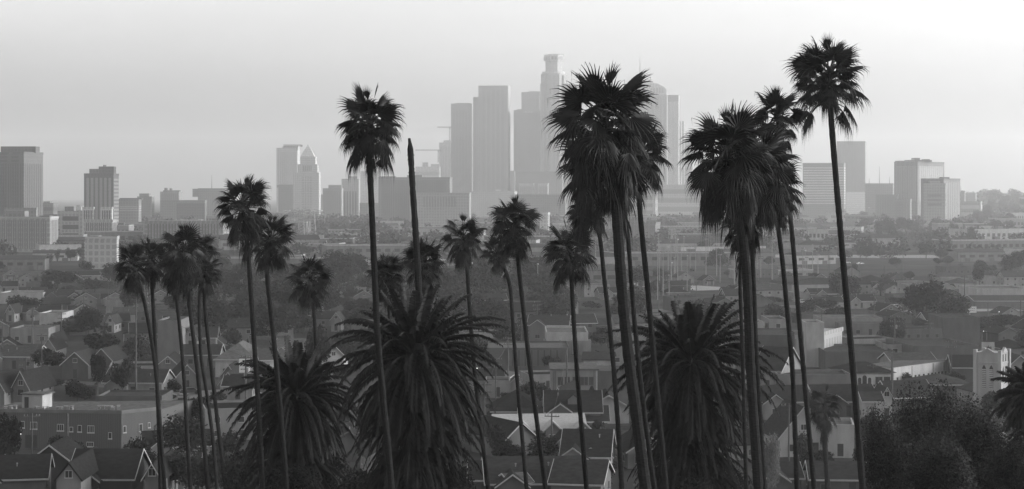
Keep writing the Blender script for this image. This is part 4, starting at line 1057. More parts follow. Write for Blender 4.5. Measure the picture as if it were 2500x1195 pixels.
H(1990, 915, 180, 'f', 2, 2, 'low grey walled building under a thin pale roof line, one bright shutter', ridge=4.4, dep=12, land='the low grey walled building')
def villa():
    d = D(890, 5.8); s = d / F; x0, x1 = (2052 - 1250) * s, (2180 - 1250) * s
    r = empty('white_villa', ((x0 + x1) / 2, d + 6, 0), RAD(3), 'white villa with dark hip roof and three arched windows in its middle', 'house', 'houses of the neighbourhood')
    w = (x1 - x0) / 2
    MB().box(-w, w, -6, 6, -.2, 3.9).build('wall', wallm(.3), r)
    m = MB(); o = .6; ez = 3.9
    A = [Vector((-w - o, -6 - o, ez)), Vector((w + o, -6 - o, ez)), Vector((w + o, 6 + o, ez)), Vector((-w - o, 6 + o, ez))]; a, b = Vector((-w + 5, 0, 5.9)), Vector((w - 5, 0, 5.9))
    for q in ((A[0], A[1], b, a), (A[1], A[2], b), (A[2], A[3], a, b), (A[3], A[0], a)): m.poly(q)
    m.build('roof', ROOFS[0], r)
    window(r, -w + 1.6, 2.1, 1.4, 1.6, -6, mull=1, trim=WALLS[3]); window(r, w - 1.6, 2.1, 1.4, 1.6, -6, mull=1, trim=WALLS[3]); window(r, w * .42, 2.1, 1.5, 1.6, -6, mull=2, trim=WALLS[3])
    for k, h in ((-1, 1.5), (0, 1.9), (1, 1.5)):
        c = -.8 + k * 1.15; ww = .38 if k else .5
        pts = [Vector((c - ww, -6.03, .9)), Vector((c + ww, -6.03, .9))] + [Vector((c + ww * math.cos(t), -6.03, .9 + h + ww * math.sin(t))) for t in [PI * j / 8 for j in range(9)]]
        MB().extrude(pts, Vector((0, .05, 0))).build('arched_window', GLASS, r)
    VIEW.append((2052, 2180, 885, 935, d)); landmark(2110, 905, 'the white villa'); take(r.location.x, d + 6, 9)
    # the long wing
    A = P(2182, 889, d + 1); B = P(2325, 873, d + 20); A.z = B.z = 0
    r = empty('white_wing_building', A, 0, 'long white building of many windows running back right of the villa', 'building')
    a, b = Vector((0, 0, 0)), B - A; n = Vector((b.y, -b.x, 0)).normalized(); back = -n * 9
    MB().prism([a, b, b + back, a + back], -.2, 4.9).build('wall', wallm(.3), r)
    MB().prism([a + back * .03, b + back * .03, b + back * .97, a + back * .97], 4.904, 5.0).build('roof', ROOFS[3], r)
    us = (.06, .17, .26, .36, .42, .5, .58, .64, .7, .76, .82, .88, .95)
    for u in us:
        m = MB(); panel(m, a, b, u - .014, u + .014, 1.0, 2.6, .04); g = m.build('window', GLASS, r)
    for u in (.3, .47, .66, .8): MB().box(0, .01, 0, .01, 0, .01) if 0 else None
    for u in (.3, .66, .85):
        m = MB(); panel(m, a, b, u - .003, u + .003, .2, 4.8, .1); m.build('downpipe', WALLS[2], r)
    VIEW.append((2180, 2325, 872, 935, d)); landmark(2255, 900, 'the long white wing'); take((A.x + B.x) / 2, d + 12, 9)
villa()
H(2215, 862, 110, 's', 3, 2, 'house with a pale tilted roof behind the long white wing', ridge=6.4, eave=4.8, dep=8, rz=10, wins=False)
def church():
    d = 385.0; s = d / F; top = CH - (862 - HY) * s
    cx = (2431 - 1250) * s; w = 31 * s; r = empty('church_tower', (cx, d + 3, 0), RAD(-34), 'pale church tower with paired louvred pointed openings and a small pediment', 'church', None)
    CW = wallm(.26); q = 5.4
    MB().box(-w, w, -w, w, -.3, top).build('wall', CW, r)
    for sx in (-1, 1):
        for sy in (-1, 1): MB().box(sx * w - .38, sx * w + .38, sy * w - .38, sy * w + .38, -.3, top + .55).build('buttress', CW, r)
    MB().box(-w - .2, w + .2, -w - .2, w + .2, top - 2.3, top - 2.05).build('string_course', CW, r)
    m = MB(); m.extrude([Vector((-1.6, -w - .25, top)), Vector((1.6, -w - .25, top)), Vector((0, -w - .25, top + .9))], Vector((0, .5, 0))); m.build('pediment', CW, r)
    m = MB(); m.extrude([Vector((w + .25, -1.6, top)), Vector((w + .25, 1.6, top)), Vector((w + .25, 0, top + 1.1))], Vector((-.5, 0, 0))); m.build('pediment', CW, r)
    for sx in (-1, 1):
        c = sx * .78; ww = .42; z0, z1 = top - 7.6, top - 3.4
        arc = [Vector((c + ww, -w - .02, z0)), Vector((c + ww, -w - .02, z1)), Vector((c + ww * .6, -w - .02, z1 + .45)), Vector((c, -w - .02, z1 + .8)), Vector((c - ww * .6, -w - .02, z1 + .45)), Vector((c - ww, -w - .02, z1)), Vector((c - ww, -w - .02, z0))]
        o = MB().extrude(arc, Vector((0, .06, 0))).build('opening', DARKOPEN, r)
        m = MB()
        for k in range(11):
            z = z0 + .1 + k * .39
            m.extrude([Vector((c - ww, -w - .04, z)), Vector((c + ww, -w - .04, z)), Vector((c + ww, -w - .16, z - .14)), Vector((c - ww, -w - .16, z - .14))], Vector((0, 0, .13)))
        m.build('louvre', CW, o)
        for zz in (top - 2.9,):
            y = sx * .8
            arc = [Vector((w + .02, y - .35, zz - 3)), Vector((w + .02, y + .35, zz - 3)), Vector((w + .02, y + .35, zz - .6)), Vector((w + .02, y, zz)), Vector((w + .02, y - .35, zz - .6))]
            MB().extrude(arc, Vector((.05, 0, 0))).build('opening', DARKOPEN, r)
        MB().box(w + .02, w + .07, sx * .8 - .3, sx * .8 + .3, top - 1.9, top - .4).build('opening', DARKOPEN, r)
    VIEW.append((2395, 2485, 858, 960, d)); landmark(2431, 900, 'the pale church tower'); take(cx, d + 3, 5)
    # board with hand painted marks above the tower
    d2 = 470.0; s2 = d2 / F
    b = empty('painted_board', ((2412 - 1250) * s2, d2, 0), 0, 'pale board with dark scribbled letters above the church tower', 'sign')
    zt, zb = CH - (836 - HY) * s2, CH - (861 - HY) * s2
    MB().box(-15 * s2, 16 * s2, 0, .25, zb, zt).build('board', WALLS[4], b)
    for px in (-12, 12): MB().box(px * s2, px * s2 + .25, .26, .5, 0, zt).build('post', METAL, b)
    rng = random.Random(4); x = -5.5
    for k in range(5):
        m = MB(); z = (zb + zt) / 2 + rng.uniform(-.1, .2); h = (2.2 + (k % 3)) * s2
        m.bar((x * s2, -.03, z - h), ((x + .9) * s2, -.03, z + h), .09); m.bar(((x + .9) * s2, -.03, z + h * .4), ((x + 2.2) * s2, -.03, z - h * .8), .09); m.bar((x * s2, -.03, z), ((x + 2) * s2, -.03, z + h * .2), .07)
        m.build('letter', DARKOPEN, b); x += 3.0
church()
H(2492, 870, 60, 'g', 3, 1, 'pale gabled house behind the church tower at the right edge', ridge=7, eave=4.5, wins=False)
H(2365, 868, 90, 's', 1, 0, 'dark roofed house left of the church tower', ridge=6.4, eave=4.0, rz=-4, land='the dark roofed house by the church')
H(2350, 885, 80, 'f', 2, 1, 'pale porch fronted house left of the church tower', ridge=4.4, dep=8)
H(2290, 912, 130, 'h', 1, 2, 'broad grey hip roof between the long white wing and church', ridge=4.8, eave=3.0, dep=12)
H(2348, 776, 90, 'f', 1, 2, 'wide blank grey hall left of the umbrella shaped dark tree', ridge=8.0, dep=20, wins=False, name='warehouse', cat='building', land='the wide blank grey hall')
H(2450, 705, 130, 'f', 4, 3, 'long white roofed market hall near the right edge', ridge=6.0, dep=30, wins=False, name='warehouse', cat='building', land='the long white market hall')
H(2440, 722, 150, 's', 2, 2, 'long hall with a corrugated slope under the white market hall', ridge=4.6, eave=3.0, dep=20, wins=False, name='warehouse', cat='building')
H(2166, 948, 26, 'g', 4, 1, 'small white gable just below the villa', ridge=6.4, eave=4.6, dep=8)
H(2123, 958, 44, 's', 4, 1, 'little white house with two arched windows below the villa', ridge=5.6, eave=4.2, dep=7)
H(2205, 930, 110, 's', 1, 1, 'dark sloping roof below the long white wing', ridge=6.2, eave=3.4, rz=14)
H(1905, 942, 120, 's', 3, 0, 'long dark roof with three stub chimneys, pale wall under it', ridge=6.0, eave=3.4, dep=11, rz=4, land='the long roof with stub chimneys')
H(2050, 940, 150, 's', 1, 0, 'large dim roof in front of the low grey walled building', ridge=6.0, eave=3.3, dep=11, rz=8)
H(1954, 996, 120, 'g', 4, 1, 'pale steep A shaped house behind two trunks', ridge=8.4, eave=3.4, dep=12, rz=6, land='the pale A shaped house')
H(2062, 1038, 66, 'f', 4, 3, 'bright white flat house with one dark slit window', ridge=5.6, dep=10, rz=-8, land='the bright white flat house')
H(1900, 1130, 90, 's', 1, 1, 'low grey roof at the bottom right of the bulky palm', ridge=4.4, eave=2.8, dep=9)
H(2040, 1128, 130, 's', 1, 1, 'dim roof with a thin pale line at the bottom behind the small dim palm', ridge=4.8, eave=2.9, dep=9, rz=-4)
H(1895, 1162, 60, 'g', 1, 1, 'lowest dim gable with a pale fascia at the bottom', ridge=4.4, eave=3.2, dep=9, wins=False)

# ---- sign board with crossed pole in front
def billboard(px0, px1, py0, py1, d, label, v, lines, post=True):
    s = d / F; cx = (px0 + px1) / 2; r = empty('billboard', ((cx - 1250) * s, d, 0), 0, label, 'sign')
    zt, zb = CH - (py0 - HY) * s, CH - (py1 - HY) * s; w = (px1 - px0) / 2 * s
    MB().box(-w, w, 0, .3, zb, zt).build('board', wallm(v), r)
    MB().box(-.2, .2, .31, .6, 0, zt - .3).build('post', METAL, r)
    rng = random.Random(2)
    for i in range(lines):
        z = zt - (zt - zb) * (i + 1) / (lines + 1); x = -w * .75
        m = MB()
        while x < w * .7:
            l = rng.uniform(.2, .6); m.box(x, min(x + l, w * .75), -.04, -.002, z - .09, z + .09); x += l + .15
        o = m.build('lettering', DARKOPEN, r)
    landmark(cx, (py0 + py1) / 2, 'the white sign board' if v > .5 and px0 < 1000 else 'the pale billboard')
    return r
billboard(584, 610, 877, 910, 400, 'upright white sign board with faint text lines behind a pole', .55, 3)
billboard(2353, 2384, 749, 764, 640, 'pale billboard with two dark text lines on a single post', .5, 2)
billboard(1222, 1239, 868, 888, 520, 'small hanging sign with blotchy white marks on a curved post', .12, 2)
# pale blotches of that small sign stay as lettering in light paint
# ================================================================ broadleaf trees
def crown_mesh(seed, rx, rz_, n, leaf, lumps=9, m=None, name='crown', loose=.0, flat=0):
    rng = random.Random(seed); mb = MB()
    L = []
    for k in range(lumps):
        a = rng.uniform(0, 6.28); e = rng.uniform(-.5, 1.2); q = rng.uniform(.35, .72)
        c = Vector((math.cos(a) * math.cos(e) * rx * q, math.sin(a) * math.cos(e) * rx * q, math.sin(e) * rz_ * q))
        L.append((c, rng.uniform(.32, .55)))
    L.append((Vector((0, 0, 0)), .62))
    for i in range(n):
        c, r = rng.choice(L)
        while True:
            v = Vector((rng.gauss(0, 1), rng.gauss(0, 1), rng.gauss(0, 1)))
            if v.length > .01: break
        v.normalize(); t = 1 - rng.random() ** 2 * .55 + (rng.random() * loose if rng.random() < .3 else 0)
        p = c + Vector((v.x * rx * r * t, v.y * rx * r * t, v.z * rz_ * r * t))
        if flat and p.z < -rz_ * .25: p.z = -rz_ * .25 + rng.uniform(-.2, .2)
        s = leaf * rng.uniform(.6, 1.3)
        u = Vector((rng.gauss(0, 1), rng.gauss(0, 1), rng.gauss(0, .6))).normalized(); w = (v + Vector((rng.gauss(0, .5), rng.gauss(0, .5), rng.gauss(0, .5)))).cross(u)
        if w.length < .01: continue
        w.normalize()
        mb.quad(p - u * s, p + w * s * .55, p + u * s, p - w * s * .55)
    return mb
def limb_mesh(seed, h, rx, r0):
    rng = random.Random(seed); mb = MB()
    mb.tube([Vector((0, 0, -.4)), Vector((0, 0, 0)), Vector((.1, 0, h * .5)), Vector((0, .1, h))], [r0 * 1.5, r0 * 1.15, r0 * .85, r0 * .6], 7)
    for k in range(6):
        a = k * 1.05 + rng.uniform(-.3, .3); z = h * rng.uniform(.55, .95)
        p = Vector((.05, 0, z)); q = p + Vector((math.cos(a) * rx * .35, math.sin(a) * rx * .35, h * .22)); t = p + Vector((math.cos(a) * rx * .68, math.sin(a) * rx * .68, h * .5))
        mb.tube([p, q, t], [r0 * .45, r0 * .28, r0 * .08], 5)
    return mb
TG = 'trees of the town'
def tree_proto(seed, H_, rx, leaf, n, look, trunkf=.42, m=None, lumps=9, loose=.1, flat=0, rzf=1.0):
    ch = H_ * (1 - trunkf) / 2 * 1.12 * rzf
    cm = crown_mesh(seed, rx, ch, n, leaf, lumps, loose=loose, flat=flat).mesh('crown', m or CROWN)
    tm = limb_mesh(seed, H_ - ch * 1.3, rx, H_ * .022 + .06).mesh('trunk', TREEBARK)
    return (cm, tm, H_, rx, ch, look)
def put_tree(pr, x, y, s=1.0, rz=0.0, label=None, name='tree', cat='tree', group=TG, sx=1.0, z=None):
    cm, tm, H_, rx, ch, look = pr
    root = empty(name, (x, y, gz(x, y) if z is None else z), rz, label, cat, group)
    root.scale = (s * sx, s * sx, s)
    o = bpy.data.objects.new('crown', cm); COL.objects.link(o); o.parent = root; o.location = (0, 0, H_ - ch)
    o = bpy.data.objects.new('trunk', tm); COL.objects.link(o); o.parent = root
    if label is None: AUTO.append((root, look, cat))
    return root
TP = [tree_proto(101, 9, 5.0, .42, 2600, 'round dark tree', .25), tree_proto(102, 12, 5.6, .46, 3000, 'tall domed tree', .22, lumps=12), tree_proto(103, 7, 4.6, .40, 2200, 'low spreading tree', .22),
      tree_proto(104, 11, 3.8, .42, 2000, 'narrow upright tree', .2, lumps=8), tree_proto(105, 8, 4.2, .36, 1500, 'loose airy tree', .3, loose=.35), tree_proto(106, 14, 8.0, .5, 4200, 'massive rounded tree', .2, lumps=14),
      tree_proto(107, 6, 3.6, .34, 1500, 'small bushy tree', .15)]
CYP = tree_proto(108, 9, 1.1, .3, 1300, 'slim cypress', .04, lumps=5, loose=.05)
BUSH = tree_proto(109, 2.6, 2.2, .26, 900, 'low garden shrub', .05, lumps=6)
CON = tree_proto(110, 13, 3.0, .36, 1600, 'pointed conifer', .12, lumps=6)

def TR(px, pytop, wpx, pr, label, d=None, land=None, sx=None, **k):
    """tree whose top shows at (px, pytop)"""
    H_, rx = pr[2], pr[3]
    if d is None:
        # choose the scale from the width: w = 2*rx*s ; top z = H_*s
        d = 600.0
        for _ in range(40):
            s = wpx / F * d / (2 * rx); d = .5 * d + .5 * ((CH - H_ * s) * F / (pytop - HY))
        s = wpx / F * d / (2 * rx); f = 1.0
    else:
        x = (px - 1250) / F * d; s = (CH - (pytop - HY) / F * d - gz(x, d)) / H_; f = wpx / F * d / (2 * rx) / s
    x = (px - 1250) / F * d
    r = put_tree(pr, x, d, s, random.Random(px).uniform(0, 6), label, sx=f, **k)
    take(x, d, rx * s * f * .6)
    if land: landmark(px, pytop + 15, land)
    return r
# hand placed trees: (px, top row, width px, kind, label, distance)
TR(148, 659, 100, TP[5], 'big rounded dark tree at the left, below the windowless pale box', 850, land='the big rounded tree at the left')
TR(232, 682, 110, TP[5], 'wide dark tree right of the big rounded one at the left', 830)
TR(75, 676, 80, TP[0], 'dim bushy tree left of the big rounded one', 930)
TR(215, 748, 75, TP[1], 'blocky dark tree mass above the broad white edged gable', 560, land='the blocky dark tree mass')
TR(60, 722, 110, TP[5], 'dark tree crown below the long white roof line at the left edge', 660)
TR(150, 785, 150, TP[2], 'dark low tree line under the white building among trees', 575)
TR(245, 812, 90, TP[2], 'dark shrubby tree between the left house rows', 500)
TR(110, 850, 90, TP[2], 'dark tree behind the tall narrow gabled house', 455)
TR(236, 858, 44, TP[3], 'dark bushy palm like tree right of the broad white edged gable', 405)
TR(480, 725, 110, TP[5], 'dark tree dome between the left palm cluster and the tall rounded palm', 745, land='the dark dome tree behind the left palms')
TR(628, 706, 130, TP[5], 'wide dark tree behind the twin palm trunks', 720, land='the wide dark tree behind the twin trunks')
TR(735, 718, 150, TP[5], 'wide dark tree behind the short round fan palm', 700)
TR(835, 725, 130, TP[5], 'dark tree left of the tall central trunk', 705)
TR(560, 800, 60, TP[2], 'shrubby tree left of the big pale pyramid roof', 520)
TR(688, 780, 90, TP[1], 'dark tree above the large pale roofed house', 560)
TR(775, 795, 66, TP[1], 'rounded tree growing in front of the large pale roofed house', 425, land='the rounded tree before the pale roofed house')
TR(880, 800, 100, TP[5], 'dark tree mass left of the largest date palm top', 520)
TR(1225, 708, 150, TP[5], 'wide dark tree behind the close pair of thin trunks', 760, land='the wide dark tree behind two thin trunks')
TR(1325, 718, 110, TP[5], 'dark dome tree left of the white windowless warehouse', 740)
TR(1180, 735, 110, TP[5], 'broad dark tree right of the largest date palm top', 700)
TR(1300, 770, 80, TP[1], 'dark tree just behind the long low brick building', 590)
TR(1468, 797, 66, TP[0], 'round dark tree right of the white windowless warehouse', 520, land='the round dark tree by the white warehouse')
TR(1345, 868, 50, TP[2], 'dark bush like tree in front of the brick piers', 465)
TR(1445, 735, 60, TP[0], 'dark tree behind the outlined house', 700)
TR(1655, 690, 70, TP[0], 'round grey tree left of the bulky palm trunks', 900, land='the round grey tree left of the bulky trunks')
TR(1720, 745, 90, TP[2], 'dark tree above the right date palm tuft', 690)
TR(1885, 725, 80, TP[5], 'dark rounded tree behind the parallel trunks', 740, land='the dark tree behind the parallel trunks')
TR(1925, 760, 70, TP[2], 'dark low tree behind the pale block with upright openings', 640)
TR(2008, 730, 80, TP[1], 'dark bushy tree left of the tallest palm trunk', 690)
TR(2105, 725, 70, TP[5], 'dark tree right of the tallest palm trunk', 740)
TR(2190, 725, 60, TP[3], 'dark tree above the long white roofed hall', 730)
TR(2248, 775, 56, TP[0], 'round dark tree before the long white roofed hall', 600, land='the round tree before the white roofed hall')
TR(2168, 797, 26, TP[6], 'small round tree left of the bigger one before the white hall', 560)
TR(2320, 730, 110, TP[5], 'dark tree bank below the pale billboard', 720)
TR(2452, 768, 132, tree_proto(130, 11, 6.5, .36, 5200, 'x', .34, lumps=16, flat=1), 'big dark umbrella shaped tree at the right edge', 590, land='the big umbrella shaped tree')
TR(1980, 905, 60, TP[2], 'dark shrub left of the white villa', 440)
TR(2050, 865, 70, TP[2], 'dark shrub bank above the white villa roof', 480)
TR(1215, 1040, 60, TP[4], 'light leafy tree beside the dark roofed garage', 300)
TR(1240, 1080, 90, TP[0], 'dark tree below the pale roofed row house', 300, land='the dark tree below the row house')
TR(1335, 1070, 110, TP[4], 'loose dark tree in front of the row house bays', 300)
TR(1450, 1022, 60, TP[2], 'dark tree between the row house and right date palm', 320)
TR(445, 1020, 130, TP[4], 'grey dim tree behind the trunks of the left cluster', 295, land='the grey dim tree behind the left trunks')
TR(340, 1075, 100, TP[4], 'loose pale leaved shrub tree right of the pale shingled gable', 280)
TR(12, 1065, 60, TP[0], 'dim rounded tree at the left edge before the brick block', 270)
TR(52, 1140, 20, CYP, 'slim dark cypress, left one of three before the bright fascia', 262)
TR(80, 1155, 18, CYP, 'slim dark cypress, middle one of three before the bright fascia', 262)
TR(106, 1138, 24, CYP, 'slim dark cypress, right one of three before the bright fascia', 262)
TR(520, 1090, 90, TP[0], 'dark rounded tree at the bottom between the left cluster and date palm', 250)
TR(1885, 1048, 58, tree_proto(131, 7, 4.2, .2, 4200, 'x', .12, m=CROWNP, lumps=12), 'pale leaved rounded bush right of the bulky palm trunk', 262, land='the pale leaved bush')
TR(2000, 1095, 90, TP[2], 'dark low tree beside the small dim palm', 285)
TR(1960, 1060, 60, TP[4], 'dark leafy tree before the pale A shaped house', 290)
TR(225, 1108, 95, TP[2], 'black low tree between the two bottom left gables', 285)
TR(300, 1140, 80, TP[6], 'black shrub like tree left of the narrow bright edged gable', 272)
TR(455, 1100, 110, TP[1], 'dark tree at the bottom between the left cluster trunks', 262)
TR(130, 925, 70, TP[2], 'dark tree clump above the brick block, left of the dark hoarding', 420)
TR(420, 925, 60, TP[6], 'dark shrub like tree before the long bungalow', 410)
TR(1210, 985, 60, TP[2], 'dark tree left of the broad dark hip roof', 375)
TR(1150, 1010, 60, TP[2], 'dark tree right of the largest date palm leaves', 345)
TR(2130, 1010, 70, TP[2], 'dark low tree before the tallest palm trunk foot', 330)
TR(2205, 905, 50, TP[6], 'dark shrub between the villa and the long white wing', 425)
TR(2330, 905, 70, TP[2], 'dark tree left of the pale church tower foot', 420)
TR(95, 905, 60, TP[1], 'dark tree right of the tall narrow gabled house', 415)
TR(300, 872, 60, TP[2], 'dark tree in front of the long bungalow roof', 400)
TR(20, 1010, 70, TP[1], 'dark tree rising before the brick block at the left edge', 300)
TR(1478, 1128, 60, TP[2], 'dark low tree at the bottom beside the wide shallow gable', 282)
TR(1370, 1120, 50, TP[6], 'dark shrub like tree before the broad dim bottom roof', 290)
TR(1990, 1015, 40, TP[4], 'small leafy tree right of the pale A shaped house', 320)
TR(2110, 1080, 60, TP[2], 'dark low tree before the bright white flat house', 285)
# the big glossy trees at the lower right
GT = [tree_proto(141, 15, 5.4, .14, 34000, 'x', .08, m=CROWNG, lumps=20, loose=.08), tree_proto(142, 15, 4.8, .14, 30000, 'x', .08, m=CROWNG, lumps=18, loose=.1)]
TR(2270, 932, 220, GT[0], 'largest dark glossy tree in the lower right corner', 138, land='the largest glossy tree', name='broadleaf_tree')
TR(2165, 1000, 150, GT[1], 'dark glossy tree at the left of the lower right mass, beside the tallest palm trunk', 128, name='broadleaf_tree')
TR(2395, 985, 180, GT[1], 'dark glossy tree below the church tower', 125, name='broadleaf_tree')
TR(2300, 1060, 220, GT[0], 'nearest dark glossy tree filling the bottom of the lower right mass', 108, name='broadleaf_tree')
TR(2470, 1065, 150, GT[1], 'dark glossy tree under the date palm at the right edge', 115, name='broadleaf_tree')
# dark shrubs at the feet of the date palms
SH = tree_proto(143, 7, 3.8, .16, 5200, 'x', .05, m=CROWN, lumps=10)
for px, py, w_, d, lb in ((600, 1075, 150, 150, 'dark shrub left of the lower date palm skirt'), (800, 1080, 170, 140, 'dark shrub between the lower and the largest date palm'), (700, 1120, 200, 128, 'dark shrub under the lower date palm'),
                      (900, 1130, 170, 120, 'dark shrub under the left side of the largest date palm'), (1120, 1115, 150, 122, 'dark shrub under the right side of the largest date palm'),
                      (1600, 1125, 160, 128, 'dark shrub under the left side of the right date palm'), (1755, 1120, 170, 128, 'dark shrub under the right side of the right date palm'), (1010, 1150, 200, 112, 'nearest dark shrub at the foot of the largest date palm'),
                      (1690, 1150, 160, 112, 'nearest dark shrub at the foot of the right date palm')):
    TR(px, py, w_, SH, lb, d, name='shrub', cat='shrub', group='dark shrubs on the hillside')

# small far fan palms in the town
rng = random.Random(77)
_fc = [fan_crown(random.Random(50 + i), 1.9, 24, -.3, .5, 20).mesh('crown', LEAF) for i in range(2)]
_ft = MB().tube([Vector((0, 0, -.3)), Vector((.1, 0, 5)), Vector((0, .1, 10))], [.3, .22, .18], 7).mesh('trunk', BARK)
def far_palm(px, py, wpx, d, label=None):
    x = (px - 1250) / F * d; g = gz(x, d); top = CH - (py + wpx * .35 - HY) / F * d; s = (top - g) / 10.0; R = wpx / 2 / F * d / 1.9
    root = empty('fan_palm', (x, d, g), rng.uniform(0, 6), label, 'palm tree', 'fan palms among the houses')
    o = bpy.data.objects.new('crown', _fc[px % 2]); COL.objects.link(o); o.parent = root; o.location = (0, 0, 10 * s); o.scale = (R, R, R)
    o = bpy.data.objects.new('trunk', _ft); COL.objects.link(o); o.parent = root; o.scale = (max(.8, R), max(.8, R), s)
    if not label: AUTO.append((root, 'small far fan palm', 'palm tree'))
for a in ((1977, 670, 20, 900), (2275, 665, 24, 860), (1105, 713, 38, 700), (2345, 640, 16, 1100), (1300, 640, 16, 1250), (1318, 632, 15, 1300), (1815, 690, 20, 860), (122, 618, 24, 1180), (140, 612, 20, 1200), (165, 606, 24, 1220), (112, 612, 18, 1230),
          (1690, 655, 18, 1050), (2150, 690, 22, 800), (1640, 720, 20, 760), (560, 690, 20, 850), (2440, 640, 16, 1150), (255, 790, 34, 560), (2110, 960, 60, 380), (1960, 720, 18, 800)):
    far_palm(*a)

# ================================================================ poles, masts, wires
_pole = MB().tube([Vector((0, 0, -.5)), Vector((0, 0, 12))], [.17, .12], 7).mesh('pole', WOOD)
_arm = MB().box(-1.3, 1.3, -.06, .06, -.07, .07).mesh('cross_arm', WOOD)
_ins = MB().tube([Vector((0, 0, 0)), Vector((0, 0, .12)), Vector((0, 0, .28))], [.03, .07, .05], 5).mesh('insulator', METAL)
def util_pole(px, pytop, d=None, pybot=None, arms=2, label=None, fat=1.0, tf=False):
    if d is None: d = D(pybot, 0)
    x = (px - 1250) / F * d; g = gz(x, d); h = CH - (pytop - HY) / F * d - g
    r = empty('utility_pole', (x, d, g), rng.uniform(-.4, .4), label, 'utility pole', 'utility poles of the town')
    o = bpy.data.objects.new('pole', _pole); COL.objects.link(o); o.parent = r; o.scale = (fat, fat, h / 12)
    for k in range(arms):
        a = bpy.data.objects.new('cross_arm', _arm); COL.objects.link(a); a.parent = r; a.location = (0, .16, h - .5 - k * 1.3)
        if d < 700:
            for q in (-1.2, -.7, .7, 1.2):
                i = bpy.data.objects.new('insulator', _ins); COL.objects.link(i); i.parent = a; i.location = (q, 0, .07)
    if tf:
        MB().tube([Vector((.35, 0, h - 3.6)), Vector((.35, 0, h - 2.6))], [.25, .25], 8).build('transformer', METAL, r)
    if not label: AUTO.append((r, 'wooden utility pole', 'utility pole'))
    return r, Vector((x, d, g + h - .4))
PT = []
for a in ((600, 868, None, 1000, 2, 'utility pole with crossed arms standing before the white sign board', 1.3), (332, 715, None, 985, 1, 'tall thin pole right of the dark blank hoarding', 1.2),
          (6, 790, None, 900, 1, 'utility pole at the left edge before the grey roofed bungalow', 1.3), (79, 752, None, 858, 2, 'dark utility pole left of the small bright gables', 1.4),
          (1384, 850, None, 995, 0, 'thick plain pole in front of the boxy stucco house', 1.4), (2178, 862, None, 1010, 0, 'thick dark pole at the corner of villa and long white wing', 1.5),
          (1347, 1010, None, 1125, 1, 'utility pole in front of the pale roofed row house', 1.0), (1926, 985, None, 1130, 1, 'dark pole before the pale A shaped house', 1.0),
          (2093, 1035, None, 1115, 0, 'dark pole at the right end of the bright white flat house', 1.2), (2132, 890, None, 950, 2, 'pole with crossed arms before the white villa wall', .9),
          (2233, 895, None, 935, 0, 'short pole before the long white wing', 1), (2185, 770, None, 880, 3, 'pole with three cross arms left of the striped low building', 1.2),
          (2245, 835, None, 880, 2, 'pole with arms right of the striped low building', 1), (2397, 815, None, 880, 0, 'dark pole rising left of the church tower', 1.3),
          (2006, 760, None, 830, 1, 'pole above the white box of the grey block', 1), (870, 840, None, 900, 1, None, 1), (78, 1010, 300, None, 1, 'thin dark pole before the brick block', .9), (165, 1010, 300, None, 0, 'darker plain pole before the brick block', 1.1),
          (548, 730, None, 840, 1, None, 1), (462, 770, None, 850, 1, None, 1), (2355, 672, None, 745, 0, None, 1.6), (1700, 694, None, 760, 1, None, 1.1), (1608, 700, None, 770, 0, None, 1.1), (1757, 742, None, 790, 1, None, 1),
          (2492, 735, None, 800, 1, None, 1.4), (2412, 740, None, 790, 0, None, 1), (1235, 752, None, 810, 2, None, 1.1), (1356, 825, None, 850, 1, None, .8), (1870, 837, None, 870, 1, None, 1),
          (92, 640, None, 700, 1, None, 1), (205, 690, None, 740, 0, None, 1), (375, 720, None, 800, 1, None, 1), (325, 690, None, 760, 0, None, 1), (985, 700, None, 760, 1, None, 1), (875, 610, None, 660, 0, None, 1), (2070, 690, None, 740, 1, None, 1),
          (2160, 650, None, 700, 0, None, 1.2), (2205, 610, None, 670, 1, None, 1.2), (2080, 620, None, 690, 1, None, 1.2), (2100, 615, None, 690, 1, None, 1.2), (2023, 615, None, 680, 1, None, 1.2), (2026, 625, None, 680, 0, None, 1.2)):
    r, t = util_pole(a[0], a[1], a[2], a[3], a[4], a[5], a[6], tf=(a[0] in (600, 79, 2185)))
    PT.append(t)
# masts over the freight yard
_mast = MB().tube([Vector((0, 0, -.5)), Vector((0, 0, 16))], [.22, .12], 6).mesh('mast', METAL)
_head = MB().box(-.9, .9, -.25, .25, -.2, .25).mesh('lamp_head', METAL)
for i in range(46):
    px = rng.choice([rng.uniform(1290, 1500), rng.uniform(1590, 1700), rng.uniform(1600, 1660), rng.uniform(1700, 2000)]); py = rng.uniform(628, 742) if px < 1700 else rng.uniform(640, 700)
    d = D(py, 0); x = (px - 1250) / F * d; h = rng.uniform(10, 24)
    r = empty('light_mast', (x, d, 0), rng.uniform(0, 3), None, 'light mast', 'tall light masts on the yards')
    o = bpy.data.objects.new('mast', _mast); COL.objects.link(o); o.parent = r; o.scale = (1, 1, h / 16)
    o = bpy.data.objects.new('lamp_head', _head); COL.objects.link(o); o.parent = r; o.location = (0, 0, h)
    AUTO.append((r, 'thin tall light mast', 'light mast'))
